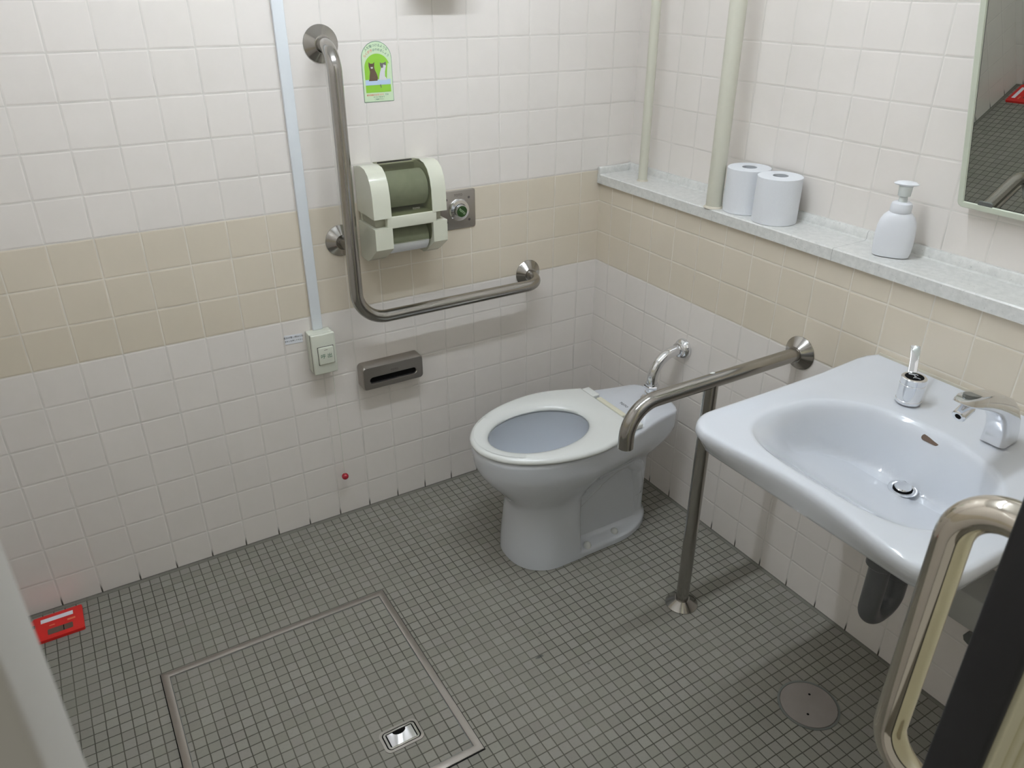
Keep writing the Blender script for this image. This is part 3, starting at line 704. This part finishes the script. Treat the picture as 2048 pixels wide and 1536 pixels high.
s2_ = 'らくがきはやめましょう'; arc_text(s2_, [M_REDINK] * 4 + [M_EDGE] * 7, 0.0, 0.58, 0.0410, -0.86, 0.86, 0.0076)
text_mesh('notice_text', '差別落書きを見つけた', 0.0048, M_REDINK, sk, (SX - 0.010, -0.00130, P2(0, 0.118)[1]), (1, 0, 0), (0, 0, 1))
text_mesh('notice_text', '方は', 0.0048, M_EDGE, sk, (SX + 0.022, -0.00130, P2(0, 0.118)[1]), (1, 0, 0), (0, 0, 1))
text_mesh('notice_text', 'すぐに下記まで', 0.0045, M_EDGE, sk, (SX, -0.00130, P2(0, 0.080)[1]), (1, 0, 0), (0, 0, 1))
text_mesh('notice_text', 'ご連絡下さい', 0.0045, M_EDGE, sk, (SX, -0.00130, P2(0, 0.042)[1]), (1, 0, 0), (0, 0, 1))

# fixture just above the picture's top edge, which shades the tiles below it
wb = thing('wall_box', (-0.578, 0.0, 1.53), 'cream box fixed to the back wall above the sticker', 'box')
b = MB(); b.add(*rbox(-0.650, -0.505, -0.085, -0.0005, 1.520, 1.640, r=0.006)); b.build('case', M_HOLD, wb)
b = MB(); b.add(*rbox(-0.640, -0.515, -0.0865, -0.084, 1.575, 1.630, r=0.002)); b.build('cover', M_IVORY, wb)

# ------------------------------------------------------------------ painted pipes on the ledge
def wpipe(x, y, r, label, fr):
    t_ = thing('vertical_pipe', (x, y, 0.983), label, 'pipe')
    b = MB(); b.add(*cyl((x, y, 0.984), (0, 0, 1), r, H - 0.985, 36)); b.build('pipe', M_PIPE, t_)
    b = MB(); b.add(*lathe([(r + fr, 0.0), (r + fr * 0.55, 0.0025), (r + 0.0003, 0.005)], (x, y, 0.9832), (0, 0, 1), 36)); b.build('sealant_ring', M_CAULK, t_)
    return t_
wpipe(0.0455, -0.155, 0.0138, 'thin cream-painted pipe rising from the ledge near the room corner', 0.004)
wpipe(0.0115, -0.4985, 0.0215, 'thick cream-painted pipe rising from the ledge beside the paper rolls', 0.006)

# ------------------------------------------------------------------ loose rolls and soap bottle on the ledge
GRP = 'spare paper rolls on the ledge'
r1 = roll('toilet_paper_roll', (0.0560, -0.5585 - 0.008, 0.9832), (0, 0, 1), 0.0560, 0.115, 'white toilet roll on the ledge, nearer the thick pipe', group=GRP)
r2 = r1.copy(); COL.objects.link(r2); r2.location = (0.0470, -0.6790, 0.9832); r2['label'] = 'white toilet roll on the ledge, farther from the thick pipe'
for ch in list(r1.children):
    c_ = ch.copy(); COL.objects.link(c_); c_.parent = r2
sp = thing('soap_bottle', (0.052, -1.013, 0.983), 'white plastic foam soap pump bottle on the granite ledge near the mirror', 'soap bottle')
ux = Vector((0.50, -0.866, 0)); uy = Vector((0.866, 0.50, 0)); bc = Vector((0.054, -1.013, 0))
def oval(a, b_, z, n=48, ex=2.6):
    out = []
    for i in range(n):
        t_ = 2 * PI * i / n; c = math.cos(t_); s = math.sin(t_)
        out.append(bc + ux * (a * math.copysign(abs(c) ** (2 / ex), c)) + uy * (b_ * math.copysign(abs(s) ** (2 / ex), s)) + V(0, 0, z))
    return out
bl = [(0.034, 0.021, 0.9835, 2.6), (0.0380, 0.0245, 0.9855, 2.8), (0.0400, 0.0260, 0.995, 2.8), (0.0415, 0.0270, 1.015, 2.8), (0.0412, 0.0268, 1.034, 2.8), (0.0400, 0.0262, 1.050, 2.7), (0.0370, 0.0250, 1.063, 2.5), (0.0320, 0.0235, 1.073, 2.3), (0.0255, 0.0215, 1.080, 2.1), (0.0205, 0.0195, 1.083, 2.0)]
b = MB(); b.add(*loft([oval(a, c, z, 48, e) for a, c, z, e in bl])); b.build('bottle', M_BOTTLE, sp)
b = MB(); b.add(*lathe([(0.0210, 1.082), (0.0222, 1.084), (0.0222, 1.096), (0.0205, 1.102), (0.0160, 1.105)], bc, (0, 0, 1), 40)); b.build('cap', M_BOTTLE, sp)
b = MB(); b.add(*lathe([(0.0095, 1.104), (0.0090, 1.112), (0.0080, 1.116), (0.0130, 1.118), (0.0140, 1.138), (0.0125, 1.140)], bc, (0, 0, 1), 32)); b.build('pump_neck', M_PUMP, sp)
b = MB(); b.add(*loft([oval(0.0130, 0.0120, 1.139, 40, 2.0), oval(0.0240, 0.0150, 1.1420, 40, 2.0), oval(0.0255, 0.0160, 1.1440, 40, 2.0), oval(0.0190, 0.0130, 1.1480, 40, 2.0), oval(0.008, 0.006, 1.1495, 40, 2.0)])); b.build('pump_head', M_BOTTLE, sp)

# ------------------------------------------------------------------ tilted mirror
th = math.radians(15.0)
mr = thing('mirror', (0.085, -1.30, 1.12), 'tilted rectangular mirror in a cream frame above the granite ledge', 'mirror')
n_ = Vector((-math.cos(th), 0, -math.sin(th))); vv = Vector((-math.sin(th), 0, math.cos(th))); uu = Vector((0, -1, 0))
ORG = Vector((0.085, 0, 1.12)) + vv * 0.0
def MP(u_, v_, d): return ORG + uu * u_ + vv * v_ + n_ * d      # u = -y
U0, U1, V0_, V1_ = 1.1165, 1.5200, -0.004, 0.62
def mloop(ins, d, r=0.012):
    pts = rrect(U1 - U0 - 2 * ins, V1_ - V0_ - 2 * ins, max(0.001, r - ins), 32)
    return [MP((U0 + U1) / 2 + x, (V0_ + V1_) / 2 + y, d) for x, y in pts]
b = MB(); b.add(*loft([mloop(0.002, -0.024), mloop(0.0, -0.020), mloop(0.0, 0.0035), mloop(0.002, 0.0050), mloop(0.0120, 0.0050), mloop(0.0135, 0.0010)], True, True)); b.build('frame', M_MFRAME, mr)
b = MB(); b.add(*loft([mloop(0.0130, 0.0011), mloop(0.0130, 0.0016)])); b.build('black_edge', M_BLACK, mr)
b = MB(); b.add(*loft([mloop(0.0143, 0.0016), mloop(0.0143, 0.0019)])); b.build('glass', M_MIRROR, mr, smooth=0)
cl = [(-0.015, 0.0), (-0.014, 0.007), (-0.011, 0.0085), (0.011, 0.0085), (0.014, 0.007), (0.015, 0.0)]
b = MB(); b.add(*loft([[MP(U0 + 0.058 + x, 0.0085 + y, d) for x, y in cl] for d in (0.0018, 0.0040)])); b.build('clip', M_CHROMED, mr)
for uu_ in (U0 + 0.03, U1 - 0.03):
    A_ = [MP(uu_ - 0.008, 0.45, -0.022), MP(uu_ + 0.008, 0.45, -0.022), MP(uu_ + 0.008, 0.47, -0.022), MP(uu_ - 0.008, 0.47, -0.022)]
    b = MB(); b.add(*loft([A_, [V(0.1199, p.y, p.z) for p in A_]])); b.build('bracket', M_STEEL, mr)
    A_ = [MP(uu_ - 0.008, 0.005, -0.022), MP(uu_ + 0.008, 0.005, -0.022), MP(uu_ + 0.008, 0.02, -0.022), MP(uu_ - 0.008, 0.02, -0.022)]
    b = MB(); b.add(*loft([A_, [V(0.1199, p.y, p.z) for p in A_]])); b.build('bracket', M_STEEL, mr)

# ------------------------------------------------------------------ washbasin
NB = 128
wbn = thing('washbasin', (0.0, -1.33, 0.70), 'wide white ceramic wall-hung washbasin with shallow bowl', 'washbasin')
yc0 = -1.3285
def resample(P, n):
    d = [0.0]
    for i in range(len(P)): d.append(d[-1] + math.dist(P[i], P[(i + 1) % len(P)]))
    T = d[-1]; out = []; j = 0
    for k in range(n):
        s = T * k / n
        while d[j + 1] < s: j += 1
        a = P[j % len(P)]; b_ = P[(j + 1) % len(P)]; t_ = (s - d[j]) / max(1e-9, d[j + 1] - d[j])
        out.append((a[0] + (b_[0] - a[0]) * t_, a[1] + (b_[1] - a[1]) * t_))
    return out
def corner(cx_, cy_, r, a0, a1, n=12): return [(cx_ + r * math.cos(math.radians(a0 + (a1 - a0) * k / n)), cy_ + r * math.sin(math.radians(a0 + (a1 - a0) * k / n))) for k in range(n + 1)]
def radial(P, c, n=NB):
    """sample closed outline by equal angles about c"""
    out = []
    for k in range(n):
        a = 2 * PI * k / n; dx, dy = math.cos(a), math.sin(a); best = None
        for i in range(len(P)):
            p = P[i]; q = P[(i + 1) % len(P)]; ex, ey = q[0] - p[0], q[1] - p[1]
            den = dx * ey - dy * ex
            if abs(den) < 1e-12: continue
            t_ = ((p[0] - c[0]) * ey - (p[1] - c[1]) * ex) / den; s = ((p[0] - c[0]) * dy - (p[1] - c[1]) * dx) / den
            if t_ > 0 and -1e-9 <= s <= 1 + 1e-9 and (best is None or t_ > best): best = t_
        out.append((c[0] + dx * best, c[1] + dy * best))
    return out
yL, yR = -1.0490, -1.6080
F = []
F += corner(-0.040, yL - 0.038, 0.038, 90, 0)[::-1]           # back left (wall side)
F = corner(-0.0385, yL - 0.038, 0.038, 0, 90)                   # going from wall to left edge
F += corner(-0.500, yL - 0.070, 0.070, 90, 170, 16)             # front left corner
for k in range(1, 20):                                          # front edge, slightly hollow
    t_ = k / 20; y_ = (yL - 0.070 - 0.012) + ((yR + 0.070 + 0.012) - (yL - 0.070 - 0.012)) * t_
    F.append((-0.569 + 0.021 * abs(math.sin(PI * t_)) ** 1.3, y_))
F += corner(-0.500, yR + 0.070, 0.070, 190, 270, 16)
F += corner(-0.0385, yR + 0.038, 0.038, 270, 360)
CB = (-0.345, yc0)
outer = radial(F, CB)
yl2, yr2 = -1.0560, -1.5900
F2 = corner(-0.0385, yl2 - 0.038, 0.038, 0, 90) + corner(-0.485, yl2 - 0.055, 0.055, 90, 180, 16) + corner(-0.485, yr2 + 0.055, 0.055, 180, 270, 16) + corner(-0.0385, yr2 + 0.038, 0.038, 270, 360)
outer2 = radial(F2, CB)
def low(t_, z, ins=0.0):
    L = []
    for (x, y), (x2, y2) in zip(outer, outer2):
        X_, Y_ = x + (x2 - x) * t_, y + (y2 - y) * t_
        d = math.hypot(X_ - CB[0], Y_ - CB[1]); k = (d - ins) / d
        L.append(V(min(-0.0012, CB[0] + (X_ - CB[0]) * k), CB[1] + (Y_ - CB[1]) * k, z))
    return L
def open_pt(a):
    dx, dy = math.cos(a), math.sin(a)
    # half-moon: elliptical back, squarer front
    ay = 0.2070
    ax = 0.168 if dx > 0 else 0.172
    ex = 2.15 if dx > 0 else 3.4
    r = (abs(dx / ax) ** ex + abs(dy / ay) ** ex) ** (-1 / ex)
    return (CB[0] + dx * r, CB[1] + dy * r)
opening = [open_pt(2 * PI * k / NB) for k in range(NB)]
def rimz(x): # gentle fall toward the front, small lip at the wall
    z = 0.7615 + 0.006 * min(1, max(0, (x + 0.16) / 0.12)); return z + (0.010 * min(1, max(0, (x + 0.030) / 0.022)))
def sc_out(ins, z=None, dz=0.0):
    L = []
    for (x, y) in outer:
        d = math.hypot(x - CB[0], y - CB[1]); k = (d - ins) / d
        X_, Y_ = CB[0] + (x - CB[0]) * k, CB[1] + (y - CB[1]) * k
        if x > -0.003: X_ = max(X_, -0.0012) if ins < 0.012 else X_
        L.append(V(X_, Y_, (rimz(X_) + dz) if z is None else z))
    return L
def sc_open(off, dz, zabs=None):
    L = []
    for (x, y) in opening:
        d = math.hypot(x - CB[0], y - CB[1]); k = (d + off) / d
        X_ = CB[0] + (x - CB[0]) * k; L.append(V(X_, CB[1] + (y - CB[1]) * k, (rimz(X_) + dz) if zabs is None else zabs))
    return L
DR = Vector((-0.2440, -1.3400, 0.640))
def zfloor(x, y):
    z = 0.641 + 0.30 * max(0.0, (DR.x - x)) + 0.10 * max(0, x - DR.x)
    return z + 0.25 * (y - DR.y) ** 2
def inner(t):
    L = []
    for (x, y) in opening:
        X_ = x + (DR.x - x) * t; Y_ = y + (DR.y - y) * t
        d = math.hypot(x - X_, y - Y_)
        front = min(1, max(0, (-x - 0.40) / 0.10))
        wid = 0.058 + 0.055 * front
        q = min(1, d / wid); fall = (1 - q * q * (3 - 2 * q)) * (1 - front) + (1 - q) ** 2 * front
        zf = zfloor(X_, Y_)
        L.append(V(X_, Y_, zf + (rimz(x) - 0.0045 - zf) * fall))
    return L
LP = [low(1, 0.625, 0.19), low(1, 0.640, 0.13), low(1, 0.668, 0.070), low(1, 0.690, 0.028), low(1, 0.6965, 0.012), low(1, 0.6985, 0.004), low(0.97, 0.7010), low(0.85, 0.7070), low(0.6, 0.7160), low(0.3, 0.7280), sc_out(0.0, 0.742), sc_out(0.0005, 0.751), sc_out(0.0028, dz=-0.0045), sc_out(0.0070, dz=-0.0012), sc_out(0.014, dz=0.0)]
for w_ in (0.25, 0.5, 0.75):
    A_ = sc_out(0.014); B_ = sc_open(0.010, 0.0); LP.append([V(*(p.lerp(q, w_)).to_tuple()[:2], rimz(p.x + (q.x - p.x) * w_)) for p, q in zip(A_, B_)])
LP += [sc_open(0.010, 0.0), sc_open(0.004, -0.0006), sc_open(0.0, -0.0030)]
for t_ in (0.02, 0.04, 0.07, 0.10, 0.14, 0.18, 0.22, 0.26, 0.31, 0.37, 0.44, 0.52, 0.61, 0.71, 0.81, 0.90): LP.append(inner(t_))
v, f = loft(LP, True, True)
basin = mesh('basin', v, f, M_CERAM, wbn, smooth=50)
b = MB(); b.add(*lathe([(0.0275, 0.0060), (0.0270, 0.0078), (0.0215, 0.0080), (0.0190, 0.0070), (0.0180, 0.0)], DR + V(0, 0, 0.0045), (-0.06, 0, 1), 48, True, False)); dr = b.build('drain_ring', M_CHROME, wbn)
b = MB(); b.add(*lathe([(0.0182, 0.0066), (0.0182, 0.0070)], DR + V(0, 0, 0.0045), (-0.06, 0, 1), 32)); b.build('drain_gap', M_DARK, dr)
b = MB(); b.add(*lathe([(0.0155, 0.007), (0.0160, 0.0120), (0.0150, 0.0135), (0.0005, 0.0142)], DR + V(0, 0, 0.0045), (-0.06, 0, 1), 40)); b.build('drain_plug', M_CHROME, wbn)
# overflow slot on the steep back of the bowl
oc = Vector((-0.1870, -1.3370, 0.7420)); on = Vector((-0.80, 0, 0.60)).normalized(); ou = Vector((0.0, -1, 0)); ov = on.cross(ou)
OVW = rrect(0.036, 0.0125, 0.0062, 48)
b = MB(); b.add(*loft([[oc + ou * x + ov * y + on * d for x, y in OVW] for d in (-0.006, 0.0035)])); b.build('overflow_slot', M_BROWN, wbn)
b = MB(); b.add(*rbox(-0.0040, -0.0003, yR + 0.030, yL - 0.030, 0.765, 0.7820, r=0.0012)); b.build('sealant', M_CAULK, wbn)
# waste trap
wt = thing('waste_trap', (-0.24, -1.34, 0.30), 'dark grey plastic U-bend waste trap hanging under the washbasin', 'pipe')
b = MB(); b.add(*cyl((-0.244, -1.340, 0.470), (0, 0, 1), 0.0185, 0.154, 28)); b.build('tail_pipe', M_PVC, wt)
path = fillet([(-0.244, -1.340, 0.480), (-0.244, -1.340, 0.303), (-0.160, -1.340, 0.318), (-0.160, -1.340, 0.430)], [0.036, 0.036], 16)
b = MB(); b.add(*tube(path, 0.0215, 28)); b.build('u_bend', M_PVC, wt)
path = fillet([(-0.160, -1.340, 0.40), (-0.160, -1.340, 0.455), (-0.002, -1.340, 0.455)], [0.030], 12)
b = MB(); b.add(*tube(path, 0.0200, 28)); b.build('wall_pipe', M_PVC, wt)
for c, h in (((-0.244, -1.340, 0.458), 0.026), ((-0.160, -1.340, 0.395), 0.026)):
    b = MB(); b.add(*lathe([(0.027, 0.0), (0.030, 0.003), (0.030, h - 0.003), (0.027, h)], c, (0, 0, 1), 24)); b.build('slip_nut', M_PVC, wt)
# grey electric box and its valves
gx = thing('under_sink_box', (-0.06, -1.49, 0.35), 'flat grey metal box on the wall under the right side of the washbasin', 'box')
b = MB(); b.add(*rbox(-0.120, -0.0005, -1.625, -1.415, 0.340, 0.418, r=0.002)); b.build('case', M_GREYP, gx)
b = MB(); b.add(*cyl((-0.075, -1.433, 0.322), (0, 0, 1), 0.014, 0.020, 20, 0.002)); b.build('connector', M_PVC, gx)
sv = thing('stop_valve', (-0.03, -1.470, 0.25), 'small dark stop valve on the wall below the grey box', 'valve')
b = MB(); b.add(*cyl((-0.0005, -1.470, 0.262), (-1, 0, 0), 0.017, 0.006, 24)); b.add(*cyl((-0.005, -1.470, 0.262), (-1, 0, 0), 0.009, 0.036, 20)); b.build('valve_body', M_CHROMED, sv)
b = MB(); b.add(*cyl((-0.040, -1.470, 0.262), (-1, 0, 0), 0.015, 0.012, 8)); b.build('valve_knob', M_CHROMED, sv)
b = MB(); b.add(*tube([(-0.030, -1.470, 0.262), (-0.034, -1.470, 0.30), (-0.050, -1.470, 0.3395)], 0.005, 12)); b.build('hose', M_CHROMED, sv)

# ------------------------------------------------------------------ tap lever (mixer) and spout
lv = thing('tap_lever', (-0.127, -1.240, 0.7675), 'short chrome cylinder tap control with black top and upright lever', 'tap')
LC = (-0.1270, -1.2400, 0.7665)
b = MB(); b.add(*lathe([(0.0245, 0.0), (0.0250, 0.001), (0.0250, 0.0065), (0.0243, 0.0072), (0.0243, 0.0410), (0.0238, 0.0416), (0.0238, 0.0424), (0.0243, 0.0430), (0.0243, 0.0545), (0.0230, 0.0560), (0.0185, 0.0562)], LC, (0, 0, 1), 56)); b.build('barrel', M_CHROME, lv)
b = MB(); b.add(*lathe([(0.0180, 0.0558), (0.0180, 0.0566)], LC, (0, 0, 1), 48)); cp = b.build('black_disc', M_DARK, lv)
tz = LC[2] + 0.0570
fd = Vector((-0.85, -0.52, 0)).normalized(); sd = Vector((0.52, -0.85, 0)).normalized(); o0 = Vector((LC[0], LC[1], tz))
def stroke(pts, w_=0.0006): return tube([o0 + sd * x + fd * (-y) for x, y in pts], w_, 6)
b = MB(); b.add(*stroke([(-0.011, 0.010), (0.003, 0.010), (0.006, 0.007)])); b.add(*stroke([(-0.011, 0.010), (-0.011, 0.006), (0.001, 0.006)])); b.add(*stroke([(0.0, 0.003), (0.001, -0.002), (0.003, 0.001)], 0.0009)); b.add(*stroke([(-0.002, -0.009), (-0.001, -0.006), (0.006, -0.006), (0.011, -0.009)])); b.build('hand_wash_symbol', M_LABEL, cp)
p0 = Vector((-0.113, -1.2265, 0.812)); p1 = Vector((-0.094, -1.2130, 0.834)); p2 = Vector((-0.080, -1.2020, 0.852)); p3 = Vector((-0.069, -1.1935, 0.856))
sw = Vector((0.60, -0.80, 0)).normalized()
def bar_loop(c, d, w_, h_):
    d = d.normalized(); q = d.cross(sw).normalized(); return [c + sw * x + q * y for x, y in rrect(w_, h_, 0.0015, 16)]
b = MB(); b.add(*loft([bar_loop(p0, p1 - p0, 0.018, 0.007), bar_loop(p1, p2 - p0, 0.0175, 0.006), bar_loop(p2, p3 - p1, 0.0185, 0.006), bar_loop(p3, p3 - p2, 0.019, 0.008)])); b.build('lever', M_CHROME, lv)
fc = thing('faucet', (-0.115, -1.422, 0.7665), 'arched chrome automatic faucet spout at the back of the washbasin', 'faucet')
YFc = -1.4220
# section stations along the arch: centre (x,z), half-width in y, half-thickness, direction
st_ = [(-0.116, 0.7668, 0.0235, 0.030, 90), (-0.1165, 0.785, 0.0225, 0.0290, 93), (-0.1220, 0.808, 0.0215, 0.0265, 105), (-0.136, 0.832, 0.0210, 0.0235, 122), (-0.158, 0.8525, 0.0205, 0.0205, 140), (-0.188, 0.8690, 0.0205, 0.0175, 155), (-0.222, 0.8815, 0.0200, 0.0145, 162), (-0.255, 0.8910, 0.0195, 0.0110, 165), (-0.285, 0.8985, 0.0180, 0.0075, 167), (-0.303, 0.9025, 0.0120, 0.0040, 167), (-0.310, 0.9040, 0.0040, 0.0015, 167)]
def fsec(x, z, hw, ht_, ang):
    d = Vector((math.cos(math.radians(ang)), 0, math.sin(math.radians(ang)))); q = Vector((-d.z, 0, d.x)) * -1
    out = []
    for (a, c) in rrect(2 * hw, 2 * ht_, min(hw, ht_) * 0.42, 40):
        out.append(V(x, YFc, z) + V(0, 1, 0) * (a * (1.0 - 0.12 * (c / ht_ + 1) / 2)) + q * c)
    return out
b = MB(); b.add(*loft([fsec(*s) for s in st_])); b.build('spout', M_CHROME, fc, smooth=40)
b = MB(); b.add(*lathe([(0.0110, 0.0), (0.0120, 0.002), (0.0120, 0.029), (0.0100, 0.0310), (0.0055, 0.0300)], (-0.266, YFc, 0.8815), (-0.80, 0, -0.36), 32)); nz_ = b.build('nozzle', M_CHROME, fc)
b = MB(); b.add(*lathe([(0.0054, 0.0296), (0.0054, 0.0304)], (-0.266, YFc, 0.8815), (-0.80, 0, -0.36), 24)); b.build('outlet', M_DARK, nz_)
dd = Vector((math.cos(math.radians(165)), 0, math.sin(math.radians(165)))); qn = Vector((dd.z, 0, -dd.x))
if qn.z < 0: qn = -qn
cc = Vector((-0.268, YFc, 0.8950)) + qn * 0.0090
b = MB(); b.add(*loft([[cc + dd * (0.0260 * math.cos(2 * PI * k / 40)) + V(0, 1, 0) * (0.0115 * math.sin(2 * PI * k / 40)) + qn * h_ for k in range(40)] for h_ in (-0.004, 0.0012)])); b.build('oval_badge', M_CHROMED, fc)
b = MB(); b.add(*loft([[V(-0.1495 - 0.004 * math.cos(2 * PI * k / 24) + h_ * -0.8, YFc + 0.006 * math.sin(2 * PI * k / 24), 0.812 + 0.0105 * math.cos(2 * PI * k / 24) + h_ * -0.4) for k in range(24)] for h_ in (-0.004, 0.0012)])); b.build('sensor_window', M_DARK, fc)

# ------------------------------------------------------------------ red bait station on the floor
rb = thing('red_bait_box', (-1.792, -0.080, 0.0), 'flat red plastic bait box with white label on the floor by the wall', 'box')
a0 = V(-1.8500, -0.0330, 0); 
pl = [(-1.8540, -0.0400), (-1.8540, -0.1160), (-1.8430, -0.1290), (-1.7330, -0.1290), (-1.7300, -0.1260), (-1.7300, -0.0340), (-1.7330, -0.0310), (-1.8450, -0.0310)]
b = MB(); b.add(*prism(pl, 'z', 0.0005, 0.0090, r=0.002, seg=2)); b.build('case', M_RED, rb)
b = MB(); b.add(*prism([(-1.8300, -0.0445), (-1.8300, -0.0600), (-1.7530, -0.0600), (-1.7530, -0.0445)], 'z', 0.0089, 0.0095)); b.build('white_label', M_LABEL, rb)
ro = rrect(0.056, 0.021, 0.003, 32)
b = MB(); b.add(*loft([[V(-1.7860 + x * s, -0.1020 + y * s, z) for x, y in ro] for s, z in ((1.06, 0.0088), (1.06, 0.0093), (1.0, 0.0093))])); w1 = b.build('bait_window', M_BROWN, rb)
b = MB(); b.add(*rbox(-1.7790, -1.7770, -0.1120, -0.0925, 0.0091, 0.0099, r=0)); b.build('window_rib', M_DARK, w1)
b = MB(); b.add(*prism([(-1.8542, -0.0560), (-1.8542, -0.0720), (-1.8440, -0.0700), (-1.8440, -0.0580)], 'z', 0.003, 0.0094)); b.build('entry_notch', M_DARK, rb)
b = MB(); b.add(*rbox(-1.8110, -1.7980, -0.0790, -0.0750, 0.0089, 0.0094, r=0)); b.build('printed_mark', M_ORANGE, rb)
b = MB(); b.add(*rbox(-1.7680, -1.7490, -0.0790, -0.0720, 0.0089, 0.0093, r=0)); b.build('printed_mark', M_ORANGE, rb)
